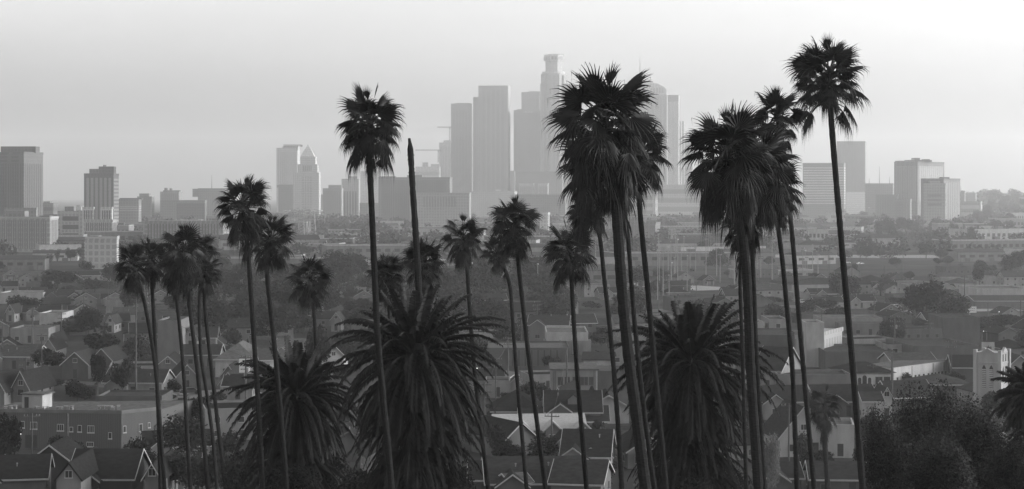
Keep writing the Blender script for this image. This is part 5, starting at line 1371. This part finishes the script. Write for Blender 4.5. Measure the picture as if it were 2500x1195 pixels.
# lit street lamps, a few
_bulb = MB().tube([Vector((0, 0, -.25)), Vector((0, 0, -.12)), Vector((0, 0, .1)), Vector((0, 0, .22))], [.04, .2, .18, .04], 8).mesh('bulb', lamp_mat('street_glow', .35))
_cp = MB().tube([Vector((0, 0, -.4)), Vector((0, 0, 7.2)), Vector((.25, 0, 7.8)), Vector((.9, 0, 8.05)), Vector((1.8, 0, 8.0))], [.11, .08, .07, .06, .05], 6).mesh('post', METAL)
LM = ((660, 918, 390), (1347, 947, 385), (1311, 873, 480), (1183, 899, 440), (2041, 800, 600), (2409, 820, 560), (2050, 653, 1060), (2178, 592, 1500), (1994, 614, 1300), (716, 605, 1500), (776, 602, 1520), (2437, 760, 640),
      (2427, 610, 1300), (2455, 550, 1900), (2408, 575, 1650), (1632, 640, 1180), (1627, 681, 935), (1612, 683, 940), (2488, 674, 960), (1497, 588, 1500), (1950, 708, 840), (2357, 773, 640), (2124, 508, 2700))
for i, (px, py, d) in enumerate(LM):
    x = (px - 1250) / F * d; z = CH - (py - HY) / F * d; g = gz(x, d)
    r = empty('street_lamp', (x, d, g), rng.uniform(0, 6), None, 'street lamp', 'lit street lamps of the town')
    k = max(.35, (z - g) / 8.0)
    o = bpy.data.objects.new('post', _cp); COL.objects.link(o); o.parent = r; o.scale = (1, 1, k)
    o = bpy.data.objects.new('bulb', _bulb); COL.objects.link(o); o.parent = r; q = max(.7, d / 1500.0); o.scale = (q, q, q); o.location = (1.8, 0, 8.0 * k - .12)
    AUTO.append((r, 'lit street lamp', 'street lamp'))
# wires between near poles
def wire(a, b, label):
    m = MB(); pts = []
    for i in range(13):
        t = i / 12; p = a.lerp(b, t); p = p - Vector((0, 0, 1.2 * 4 * t * (1 - t))); pts.append(p - a)
    m.tube(pts, [.025] * 13, 4); o = m.build('power_line', DARKOPEN); o.location = a; tag(o, label, 'power line', 'power lines of the town')
wire(PT[1], PT[0], 'sagging power line left of the white sign board')
wire(PT[2], PT[3], 'sagging power line at the left edge')
wire(PT[5], PT[11], 'power line running back from the villa corner pole')
wire(PT[6], PT[4], 'power line above the pale roofed row house')

def pole_row(pts, label):
    prev = None
    for i, (px, py, d) in enumerate(pts):
        r, t = util_pole(px, py, d, None, 2, None, 1)
        if prev is not None: wire(prev, t, label % ('nearest', 'second', 'third', 'fourth', 'fifth', 'sixth')[i - 1])
        prev = t
pole_row([(P(0, 0, d)[0] * 0 + 1180 + (d - 330) * .55, HY + (CH - 10.5) / d * F, d) for d in (335, 385, 440, 500, 570, 650)], 'power line sagging along the central street, %s span')
pole_row([(2350 - (d - 400) * .9, HY + (CH - 10.5) / d * F, d) for d in (430, 490, 560, 640, 730)], 'power line crossing the right part of town, %s span')
pole_row([(60 + (d - 380) * .6, HY + (CH - 10.5) / d * F, d) for d in (385, 450, 530, 620, 720)], 'power line crossing the left part of town, %s span')

# ================================================================ cars
def car_meshes(seed, long=4.4):
    pr = [(-2.2, .35), (-2.2, .85), (-2.05, .98), (-1.25, 1.02), (-.65, 1.45), (.75, 1.48), (1.45, 1.0), (2.1, .9), (2.22, .6), (2.2, .35)]
    body = MB(); n = len(pr)
    body.extrude([Vector((x, -.86, z)) for x, z in pr], Vector((0, 1.72, 0)))
    gl = MB(); w = [(-1.12, 1.04), (-.62, 1.4), (.7, 1.42), (1.28, 1.04)]
    for s in (-1, 1): gl.extrude([Vector((x, s * .865, z)) for x, z in w], Vector((0, s * .012, 0)))
    wh = MB().tube([Vector((0, -.1, 0)), Vector((0, .1, 0))], [.33, .33], 10)
    return body, gl.mesh('window', GLASS), wh.mesh('wheel', DARKOPEN)
_cb, _cg, _cw = car_meshes(1)
_cbm = [_cb.mesh('body', mat('car_paint_%d' % k, v, .3, .03, 1, spec=.5)) for k, v in enumerate((.5, .05, .18, .32))]
CN = ['white', 'black', 'dark grey', 'silver']
def car(x, y, rz, k):
    r = empty('parked_car', (x, y, gz(x, y)), rz, None, 'car', 'parked cars of the town')
    o = bpy.data.objects.new('body', _cbm[k]); COL.objects.link(o); o.parent = r
    o = bpy.data.objects.new('window', _cg); COL.objects.link(o); o.parent = r
    for wx in (-1.35, 1.35):
        for wy in (-.8, .8):
            o = bpy.data.objects.new('wheel', _cw); COL.objects.link(o); o.parent = r; o.location = (wx, wy, .33)
    AUTO.append((r, CN[k] + ' parked car', 'car'))
for (px, py) in ((492, 1020), (506, 1018), (521, 1019), (536, 1015), (548, 1021), (560, 1014), (573, 1018), (586, 1012), (600, 1015), (560, 1024)):
    d = D(py + 8, 0); car((px - 1250) / F * d, d, rng.uniform(-.2, .2), rng.choice((0, 0, 3, 3, 2, 1)))
for i in range(54):
    px, py = rng.choice(((rng.uniform(2100, 2330), rng.uniform(820, 846)), (rng.uniform(1940, 2080), rng.uniform(696, 712)), (rng.uniform(1180, 1290), rng.uniform(860, 940)), (rng.uniform(140, 330), rng.uniform(955, 972)), (rng.uniform(1600, 2490), rng.uniform(640, 760)), (rng.uniform(400, 1200), rng.uniform(650, 700)), (rng.uniform(300, 560), rng.uniform(950, 985))))
    d = D(py, 0); x = (px - 1250) / F * d
    if free(x, d, 2.0): car(x, d, rng.choice((0, 0, 1.57, .3)), rng.randrange(4)); take(x, d, 2)

# ================================================================ the rest of the town
# streets laid over the ground sheet
def road(name, px0, py0, px1, py1, w, m, z=.004):
    a = P(px0, py0, D(py0, 0)); b = P(px1, py1, D(py1, 0)); a.z = b.z = 0
    n = (b - a).normalized(); s = Vector((-n.y, n.x, 0)) * w / 2
    o = MB().quad(a - s, b - s, b + s, a + s); k = structure(name, o, m); k.location = (0, 0, z)
ASPH = mat('asphalt', .05, .9, .15, .5)
PAVE = mat('pale_concrete', .17, .9, .12, .5)
for i, (nm, a, b, c, d_, w_, mm) in enumerate((('road', 300, 975, 620, 955, 14, PAVE), ('road', 480, 1026, 640, 1014, 10, ASPH), ('road', 1180, 905, 1330, 930, 10, ASPH), ('road', 1180, 962, 1240, 950, 8, ASPH), ('road', 2060, 832, 2400, 822, 14, PAVE),
                                   ('road', 1900, 712, 2300, 706, 20, ASPH), ('road', 1560, 760, 2100, 744, 16, ASPH), ('road', 400, 700, 900, 690, 18, PAVE), ('road', 60, 930, 330, 945, 9, ASPH), ('road', 1300, 1100, 1450, 1118, 8, ASPH), ('road', 2180, 762, 2480, 756, 14, PAVE),
                                   ('freight_yard', 1560, 700, 1680, 696, 90, PAVE), ('dry_riverbed', 1700, 625, 2490, 628, 60, PAVE), ('dry_riverbed', 560, 640, 1330, 636, 60, PAVE))):
    road(nm, a, b, c, d_, w_, mm, .004 + .004 * i)

# house prototypes, copied over the blocks
HP = []
_HN = ['gabled bungalow', 'side gabled house', 'hip roofed house', 'flat roofed stucco house', 'gabled cottage', 'long roofed house', 'two storey gabled house', 'two storey flat apartment house']
def protos():
    specs = [dict(w=9, dep=12, eave=3.2, ridge=5.6, kind='g'), dict(w=13, dep=9, eave=3.2, ridge=5.6, kind='s', chimney=True), dict(w=12, dep=11, eave=3.3, ridge=5.8, kind='h'), dict(w=11, dep=12, eave=3.7, ridge=3.7, kind='f'),
             dict(w=7.5, dep=11, eave=3.0, ridge=5.4, kind='g', porch=True), dict(w=17, dep=9, eave=3.2, ridge=5.2, kind='s', porch=True), dict(w=9, dep=13, eave=5.8, ridge=8.4, kind='g'), dict(w=14, dep=14, eave=6.2, ridge=6.2, kind='f')]
    for i, sp in enumerate(specs):
        for wl, rf, tm_ in (((1, 1, WALLS[2]), (3, 0, TRIM)) if i % 2 else ((2, 0, WALLS[4]), (3, 2, WALLS[3]))):
            r = house(0, 0, 0, sp['w'], sp['dep'], sp['eave'], sp['ridge'], sp['kind'], wl, rf, None, trim=tm_, chimney=sp.get('chimney', False), porch=sp.get('porch', False))
            HP.append((r, max(sp['w'], sp['dep']) * .5, _HN[i], ['dark', 'dim', 'grey', 'pale', 'white'][wl], sp['ridge']))
protos()
_WP = []
def wproto(w, dep, h, wl, rf, n, kind):
    r = empty('warehouse', (0, 0, 0), 0, None, 'warehouse', 'warehouses and halls on the plain')
    MB().box(-w / 2, w / 2, -dep / 2, dep / 2, -.5, h).build('wall', WALLS[wl], r)
    m = MB()
    if kind == 'f': m.box(-w / 2 + .3, w / 2 - .3, -dep / 2 + .3, dep / 2 - .3, h + .004, h + .2)
    elif kind == 'v':
        K = 8
        for k in range(K):
            a, b = PI * k / K, PI * (k + 1) / K
            m.quad(*[Vector((math.cos(t) * w / 2 * 1.02, yy, h + math.sin(t) * h * .45)) for t, yy in ((a, -dep / 2 - .3), (b, -dep / 2 - .3), (b, dep / 2), (a, dep / 2))])
        m.poly([Vector((math.cos(PI * k / K) * w / 2, -dep / 2, h - .01 + math.sin(PI * k / K) * h * .45)) for k in range(K + 1)])
    else:
        for s in (-1, 1): slope(m, Vector((-w / 2 - .3, s * (dep / 2 + .3), h)), Vector((w / 2 + .3, s * (dep / 2 + .3), h)), Vector((w / 2 + .3, 0, h + dep * .09)), Vector((-w / 2 - .3, 0, h + dep * .09)))
    m.build('roof', ROOFS[rf], r)
    m = MB()
    for b in ((-w / 2 - .05, w / 2 + .05, -dep / 2 - .1, -dep / 2 + .25), (-w / 2 - .05, -w / 2 + .25, -dep / 2 + .26, dep / 2), (w / 2 - .25, w / 2 + .05, -dep / 2 + .26, dep / 2)): m.box(b[0], b[1], b[2], b[3], h + .002, h + .8)
    if kind == 'f': m.build('parapet', WALLS[4], r)
    for i in range(n):
        x = -w / 2 + w * (i + .5) / n
        MB().box(x - w / n * .28, x + w / n * .28, -dep / 2 - .08, -dep / 2 + .01, h * .45, h * .72).build('window', GLASS, r)
    for x in (-w * .3, w * .22): MB().box(x - 1.8, x + 1.8, -dep / 2 - .1, -dep / 2 + .01, .1, min(h * .4, 3.6)).build('loading_door', WALLS[1], r)
    if n > 5: MB().box(w * .1, w * .1 + 5, -2, 2, h + .2, h + 2.4).build('roof_housing', WALLS[2], r)
    _WP.append((r, w / 2, ['dark', 'dim', 'grey', 'pale', 'white'][wl], dict(f='flat hall', v='vaulted hall', s='low pitched hall')[kind], w, h))
for a in ((40, 22, 6, 3, 3, 8, 'f'), (60, 30, 8, 4, 3, 12, 'f'), (34, 24, 7, 2, 2, 5, 's'), (80, 34, 9, 2, 3, 14, 'f'), (28, 18, 5, 4, 2, 4, 's'), (48, 26, 7, 1, 1, 8, 'f'), (26, 22, 6, 3, 2, 0, 'v'), (30, 20, 12, 3, 2, 8, 'f'), (24, 18, 16, 4, 3, 7, 'f'), (70, 30, 7, 3, 1, 10, 's')): wproto(*a)
BLD = 0
def fill():
    rg = random.Random(2024); A = RAD(12)
    ca, sa = math.cos(A), math.sin(A)
    # houses on the lots of a turned street grid
    nh = 0; j = 0
    y = 285.0
    cells = []
    yy = 250.0
    while yy < 1250:
        for row in range(2):
            xx = -420.0
            while xx < 420:
                X = ca * xx - sa * (yy - 250) ; Y = 250 + sa * xx + ca * (yy - 250)
                cells.append((X, Y)); xx += rg.uniform(12.5, 16)
            yy += 19 if row == 0 else 32
    cells.sort(key=lambda c: c[1])
    nt = 0
    for X, Y in cells:
        if Y < 290 or Y > 1230: continue
        px, _ = proj((X, Y, 0))
        if px < -60 or px > 2560: continue
        if rg.random() < (.25 if Y < 560 else .5): continue
        k = rg.randrange(len(HP)); r0, rad, nm, tone, rd = HP[k]
        x, y2 = X + rg.uniform(-1.5, 1.5), Y + rg.uniform(-3, 3)
        # the middle distance is an industrial belt on the left and centre
        if 560 < px < 2000 and Y > 900 and rg.random() < .6: continue
        if free(x, y2, rad * .6) and nh < 285 and clear_view(x, y2, rad * .8, rd):
            s = rg.uniform(.74, 1.0); r = copy_tree(r0, (x, y2, gz(x, y2)), A + rg.choice((0, 0, 0, 1, -1, 2)) * PI / 2 + rg.uniform(-.05, .05), (s, s, s * rg.uniform(.92, 1.12)))
            AUTO.append((r, tone + ' ' + nm, 'house')); take(x, y2, rad * .8); nh += 1
    # yard trees
    for i in range(1500):
        Y = 290 + 1000 * rg.random() ** 1.1; px = rg.uniform(-40, 2540); X = (px - 1250) / F * Y
        left = px < 1350
        if 900 < Y and 700 < px < 2000 and rg.random() < .45: continue
        if i % 3 == 0: Y = rg.uniform(540, 900); px = rg.uniform(380, 1400); X = (px - 1250) / F * Y; s_up = 1.35
        elif i % 3 == 1: Y = rg.uniform(300, 640); px = rg.uniform(-20, 2520); X = (px - 1250) / F * Y; s_up = 1.1
        else: s_up = 1.0
        k = rg.choice((0, 0, 1, 1, 2, 2, 3, 4, 5, 5, 6)); pr = TP[k]
        if Y < 480 and k in (5, 1): continue
        s = rg.uniform(.6, 1.0) * (.8 if Y < 450 else 1.0) * s_up
        if free(X, Y, pr[3] * s * (.22 if Y < 600 else .4)) and nt < 295 and clear_view(X, Y, pr[3] * s * .8, pr[2] * s):
            put_tree(pr, X, Y, s, rg.uniform(0, 6)); take(X, Y, pr[3] * s * .6); nt += 1
    for i in range(200):
        Y = rg.uniform(290, 620); px = rg.uniform(0, 2500); X = (px - 1250) / F * Y
        if free(X, Y, 1.4):
            put_tree(BUSH, X, Y, rg.uniform(.6, 1.1), rg.uniform(0, 6), name='shrub', cat='shrub', group='garden shrubs of the town'); take(X, Y, 1.5)
            if i > 90: break
    # halls and blocks on the plain
    nw = 0
    for i in range(2600):
        t = rg.random(); Y = 780 + 2500 * t ** 1.25; px = rg.uniform(-60, 2560); X = (px - 1250) / F * Y
        r0, rad, tone, nm, w, h = rg.choice(_WP)
        if h > 10 and (Y < 1300 or rg.random() < .3): continue
        if Y < 950 and w > 50: continue
        if not (560 < px < 2000) and Y < 1200 and rg.random() < .55: continue
        if free(X, Y, rad * .62) and nw < 250 and clear_view(X, Y, rad, h):
            s = rg.uniform(.75, 1.2); r = copy_tree(r0, (X, Y, gz(X, Y)), A * .6 + rg.uniform(-.25, .25), (s, s, s * rg.uniform(.75, 1.2)))
            AUTO.append((r, tone + ' ' + nm, 'warehouse')); take(X, Y, rad * s * .66); nw += 1
    # conifers and darker trees on the right hill
    for i in range(70):
        Y = rg.uniform(1500, 3600); px = rg.uniform(2100, 2520); X = (px - 1250) / F * Y
        if free(X, Y, 4): put_tree(rg.choice((CON, TP[5], TP[1])), X, Y, rg.uniform(.9, 1.5), rg.uniform(0, 6)); take(X, Y, 5)
fill()
# far tree masses, one mesh each
def tree_mass(seed, n, xr, yr, label, sz=(5, 11), nl=95, ls=(.12, .26)):
    rg = random.Random(seed); mb = MB()
    for i in range(n):
        px = rg.uniform(*xr); Y = rg.uniform(*yr) ; X = (px - 1250) / F * Y; R = rg.uniform(*sz); g = gz(X, Y)
        if not free(X, Y, R * .35): continue
        c = Vector((X, Y, g + R * .55))
        for k in range(nl):
            v = Vector((rg.gauss(0, 1), rg.gauss(0, 1), rg.gauss(0, .75))).normalized() * R * rg.uniform(.6, 1.05); v.z *= .8
            p = c + v * Vector((1, 1, 1)).length / 1.732; s = R * rg.uniform(*ls)
            u = Vector((rg.gauss(0, 1), rg.gauss(0, 1), rg.gauss(0, .6))).normalized(); w = u.cross(v).normalized()
            mb.quad(p - u * s, p + w * s * .7, p + u * s, p - w * s * .7)
    o = mb.build('treeline', CROWN); tag(o, label, 'trees', None, 'stuff')
tree_mass(1, 330, (-40, 2540), (1250, 1900), 'scattered far tree masses on the near plain', (5, 10), 170, (.08, .18))
tree_mass(2, 300, (-40, 2540), (1900, 3300), 'scattered far tree masses before downtown')
tree_mass(3, 240, (2150, 2540), (2400, 4200), 'wooded slope of the right hill')
tree_mass(4, 60, (1600, 1800), (2000, 2700), 'dark wooded bank below the ribbed skyscraper', (7, 12))
tree_mass(5, 50, (760, 920), (2000, 2800), 'dark wooded bank below the slotted building', (7, 12))
tree_mass(6, 60, (380, 1320), (760, 1000), 'dark line of far garden trees', (4, 7), 420, (.045, .11))
# hillside brush
def brush():
    rg = random.Random(9); mb = MB()
    for i in range(16000):
        Y = rg.uniform(20, 285); X = rg.uniform(-.36, .36) * Y + rg.uniform(-6, 6); g = gz(X, Y); h = rg.uniform(.2, .7)
        a = rg.uniform(0, 3.14); u = Vector((math.cos(a), math.sin(a), 0)) * rg.uniform(.1, .3); t = Vector((rg.uniform(-.2, .2), rg.uniform(-.2, .2), h))
        p = Vector((X, Y, g - .05)); mb.quad(p - u, p + u, p + u * .3 + t, p - u * .3 + t)
    o = mb.build('dry_grass', mat('dry_brush', .06, .9, .3, .4)); tag(o, 'dry dark brush on the near hillside', 'grass', None, 'stuff')
brush()
_dead = []
for h in HP + _WP:
    for c, gs in kids_of(h[0]): _dead += gs + [c]
    _dead.append(h[0])
bpy.data.batch_remove(_dead)
# ================================================================ ground, sky, haze, light, camera
def ground():
    ys = [-80, -40, 0] + list(range(12, 300, 12)) + [300, 340, 400, 500, 650, 850, 1100, 1400, 1800, 2200] + list(range(2500, 4300, 150)) + [4600, 5500, 7000, 9000, 12000]
    mb = MB(); cols = 40; rows = []
    for y in ys:
        w = 200 + max(0, y) * .55; r = []
        for i in range(cols + 1):
            x = -w + 2 * w * i / cols
            r.append(len(mb.v)); mb.v.append(Vector((x, y, gz(x, y))))
        rows.append(r)
    for a, b in zip(rows, rows[1:]):
        for i in range(cols): mb.f.append((a[i], a[i + 1], b[i + 1], b[i]))
    structure('ground', mb, mat('ground_earth', .04, .95, .55, .035, spec=0))
ground()

cam = bpy.data.cameras.new('camera'); co = bpy.data.objects.new('camera', cam); COL.objects.link(co)
co.location = (0, 0, CH); co.rotation_euler = (RAD(90), 0, 0)
cam.sensor_width = 36; cam.lens = 36 * F / 2500; cam.shift_y = -(597.5 - HY) / 2500
cam.clip_start = .5; cam.clip_end = 40000
SC.camera = co


# ================================================================ drop what the picture cannot show, then write the labels of the repeats
def finish_objects():
    bpy.context.view_layer.update()
    from mathutils.bvhtree import BVHTree
    kids = {}
    for o in SC.objects:
        if o.parent: kids.setdefault(o.parent.name, []).append(o)
    def tree_of(o):
        out = [o]
        for c in kids.get(o.name, ()): out += tree_of(c)
        return out
    # one search tree over the plain surfaces; crowns stand in it as small ellipsoids
    V, Fc, own = [], [], []
    ball = [Vector((0, 0, 1)), Vector((0, 0, -1))] + [Vector((math.cos(k * PI / 3), math.sin(k * PI / 3), 0)) for k in range(6)]
    bf = [(0, 2 + k, 2 + (k + 1) % 6) for k in range(6)] + [(1, 2 + (k + 1) % 6, 2 + k) for k in range(6)]
    roots = [o for o in SC.objects if o.parent is None]
    fams = {}
    for ri, root in enumerate(roots):
        fam = tree_of(root); fams[root.name] = (ri, fam)
        for o in fam:
            if o.type != 'MESH' or o.get('kind') == 'stuff': continue
            mw = o.matrix_world; n0 = len(V); st = o.name.split('.')[0]
            if st in ('crown', 'skirt', 'foliage') and len(o.data.polygons) > 400:
                bb = [Vector(c_) for c_ in o.bound_box]; lo, hi = bb[0], bb[6]; c = (lo + hi) / 2; h_ = (hi - lo) * .34
                V += [mw @ (c + Vector((p.x * h_.x, p.y * h_.y, p.z * h_.z))) for p in ball]; fs = bf
            elif st in ('window', 'pane', 'window_band', 'trim', 'letter', 'rachis', 'floor_band', 'rib', 'louvre'): continue
            else:
                V += [mw @ v.co for v in o.data.vertices]; fs = [tuple(p.vertices) for p in o.data.polygons]
            Fc += [tuple(n0 + i for i in f) for f in fs]; own += [ri] * len(fs)
    bvh = BVHTree.FromPolygons(V, Fc)
    eye = Vector((0, 0, CH)); rg = random.Random(1)
    keep = []; gone = []
    for root, look, cat in AUTO:
        ri, fam = fams[root.name]; seen = 0; tried = 0
        for o in [o for o in fam if o.type == 'MESH'][:6]:
            mw = o.matrix_world; me = o.data; nf = len(me.polygons)
            for k in range(24):
                p = mw @ me.polygons[rg.randrange(nf)].center
                if p.y < 5: continue
                qx, qy = proj(p)
                if not (3 < qx < 2497 and 3 < qy < 1192): continue
                v = p - eye; L_ = v.length; loc, n_, fi, dist = bvh.ray_cast(eye, v / L_, L_ + 1)
                if loc is None or dist > L_ - .35 or own[fi] == ri:
                    if fi is None or dist >= L_ - .35: seen += 1
            if seen >= 5: break
        if seen >= (4 if cat in ('house', 'warehouse', 'tree') else 1): keep.append((root, look, cat, fam))
        else: gone.append(fam)
    rec = []
    for root, look, cat, fam in keep:
        b = root.matrix_world.translation; zt = max((o.matrix_world @ Vector(o.bound_box[6])).z for o in fam if o.type == 'MESH')
        qx, qy = proj((b.x, b.y, (b.z + zt) / 2)); rec.append((root, look, qx, qy, cat))
    bpy.data.batch_remove([o for fam in gone for o in fam])
    # label = look + relation to the nearest landmark, with a rank where needed
    by = {}
    for root, look, qx, qy, cat in rec:
        best = min(LAND, key=lambda l: (l[0] - qx) ** 2 + 4 * (l[1] - qy) ** 2); dx, dy = qx - best[0], qy - best[1]
        if abs(dx) > 2.2 * abs(dy): rel = 'right of' if dx > 0 else 'left of'
        elif dy < 0: rel = ('beyond and left of' if dx < -14 else 'beyond and right of' if dx > 14 else 'straight beyond')
        else: rel = ('below and left of' if dx < -14 else 'below and right of' if dx > 14 else 'straight below')
        by.setdefault((look, rel, best[2]), []).append((dx * dx + 4 * dy * dy, root, cat))
    ordn = ['closest', 'second closest', 'third closest', 'fourth closest', 'fifth closest', 'sixth closest', 'seventh closest', 'eighth closest', 'ninth closest', 'tenth closest', 'eleventh closest', 'twelfth closest', 'thirteenth closest', 'fourteenth closest', 'fifteenth closest', 'sixteenth closest']
    for (look, rel, ph), lst in by.items():
        lst.sort(key=lambda t: t[0])
        for i, (_, root, cat) in enumerate(lst):
            if len(lst) == 1: lb = '%s %s %s' % (look, rel, ph)
            else: lb = '%s, %s, %s %s' % (look, ordn[min(i, 15)], rel, ph)
            w_ = lb.split()
            root['label'] = ' '.join(w_[:16]); root['category'] = cat
finish_objects()

SUN_EL, SUN_AZ = 6.0, 84.0         # degrees; azimuth from +Y towards +X
w = bpy.data.worlds.new('World'); SC.world = w; w.use_nodes = True
N = w.node_tree.nodes; L = w.node_tree.links
sky = N.new('ShaderNodeTexSky'); sky.sky_type = 'NISHITA'; sky.sun_disc = False
sky.sun_elevation = RAD(SUN_EL); sky.sun_rotation = RAD(SUN_AZ); sky.air_density = 1.0; sky.dust_density = 5.0; sky.ozone_density = 1.0
bw = N.new('ShaderNodeRGBToBW'); bg = N['Background']
L.new(sky.outputs[0], bw.inputs[0]); tcw = N.new('ShaderNodeTexCoord'); mpw = N.new('ShaderNodeMapping'); mpw.inputs['Scale'].default_value = (1.6, 1.6, 9)
nzw = N.new('ShaderNodeTexNoise'); nzw.inputs['Scale'].default_value = 2.2; nzw.inputs['Detail'].default_value = 6; nzw.inputs['Roughness'].default_value = .55
mrw = N.new('ShaderNodeMapRange'); mrw.inputs['From Min'].default_value = .3; mrw.inputs['From Max'].default_value = .7; mrw.inputs['To Min'].default_value = .93; mrw.inputs['To Max'].default_value = 1.06
mlw = N.new('ShaderNodeMath'); mlw.operation = 'MULTIPLY'
L.new(tcw.outputs['Generated'], mpw.inputs[0]); L.new(mpw.outputs[0], nzw.inputs['Vector']); L.new(nzw.outputs['Fac'], mrw.inputs['Value'])
L.new(mrw.outputs[0], mlw.inputs[0]); L.new(bw.outputs[0], mlw.inputs[1]); L.new(mlw.outputs[0], bg.inputs['Color']); bg.inputs['Strength'].default_value = 0.15
sd = bpy.data.lights.new('sun', 'SUN'); sd.energy = 0.5; sd.angle = RAD(25); sd.color = (1, 1, 1)
so = bpy.data.objects.new('sun', sd); COL.objects.link(so)
dv = Vector((math.sin(RAD(SUN_AZ)) * math.cos(RAD(SUN_EL)), math.cos(RAD(SUN_AZ)) * math.cos(RAD(SUN_EL)), math.sin(RAD(SUN_EL))))
so.rotation_euler = dv.to_track_quat('Z', 'Y').to_euler(); so.location = (100, -50, 200)

# air
hz = MB().box(-7200, 7200, -120, 12400, -1.0, 420).build('haze', bpy.data.materials.new('haze_air'))
hz['kind'] = 'stuff'; hz['label'] = 'pale even haze over the whole city'; hz['category'] = 'haze'
hm = hz.data.materials[0]; hm.use_nodes = True; hn = hm.node_tree
for n_ in list(hn.nodes):
    if n_.type == 'BSDF_PRINCIPLED': hn.nodes.remove(n_)
pv = hn.nodes.new('ShaderNodeVolumePrincipled'); pv.inputs['Color'].default_value = (.95, .95, .95, 1)
pv.inputs['Density'].default_value = 1.36e-4; pv.inputs['Anisotropy'].default_value = .6
hn.links.new(pv.outputs[0], [n_ for n_ in hn.nodes if n_.type == 'OUTPUT_MATERIAL'][0].inputs['Volume'])

vs = SC.view_settings; vs.view_transform = 'Standard'; vs.look = 'None'; vs.exposure = 2.6; vs.gamma = 1
c = SC.cycles
c.use_denoising = True; c.max_bounces = 4; c.diffuse_bounces = 2; c.glossy_bounces = 2; c.transmission_bounces = 2; c.volume_bounces = 2; c.transparent_max_bounces = 6
try:
    c.denoiser = 'OPENIMAGEDENOISE'
except Exception: pass
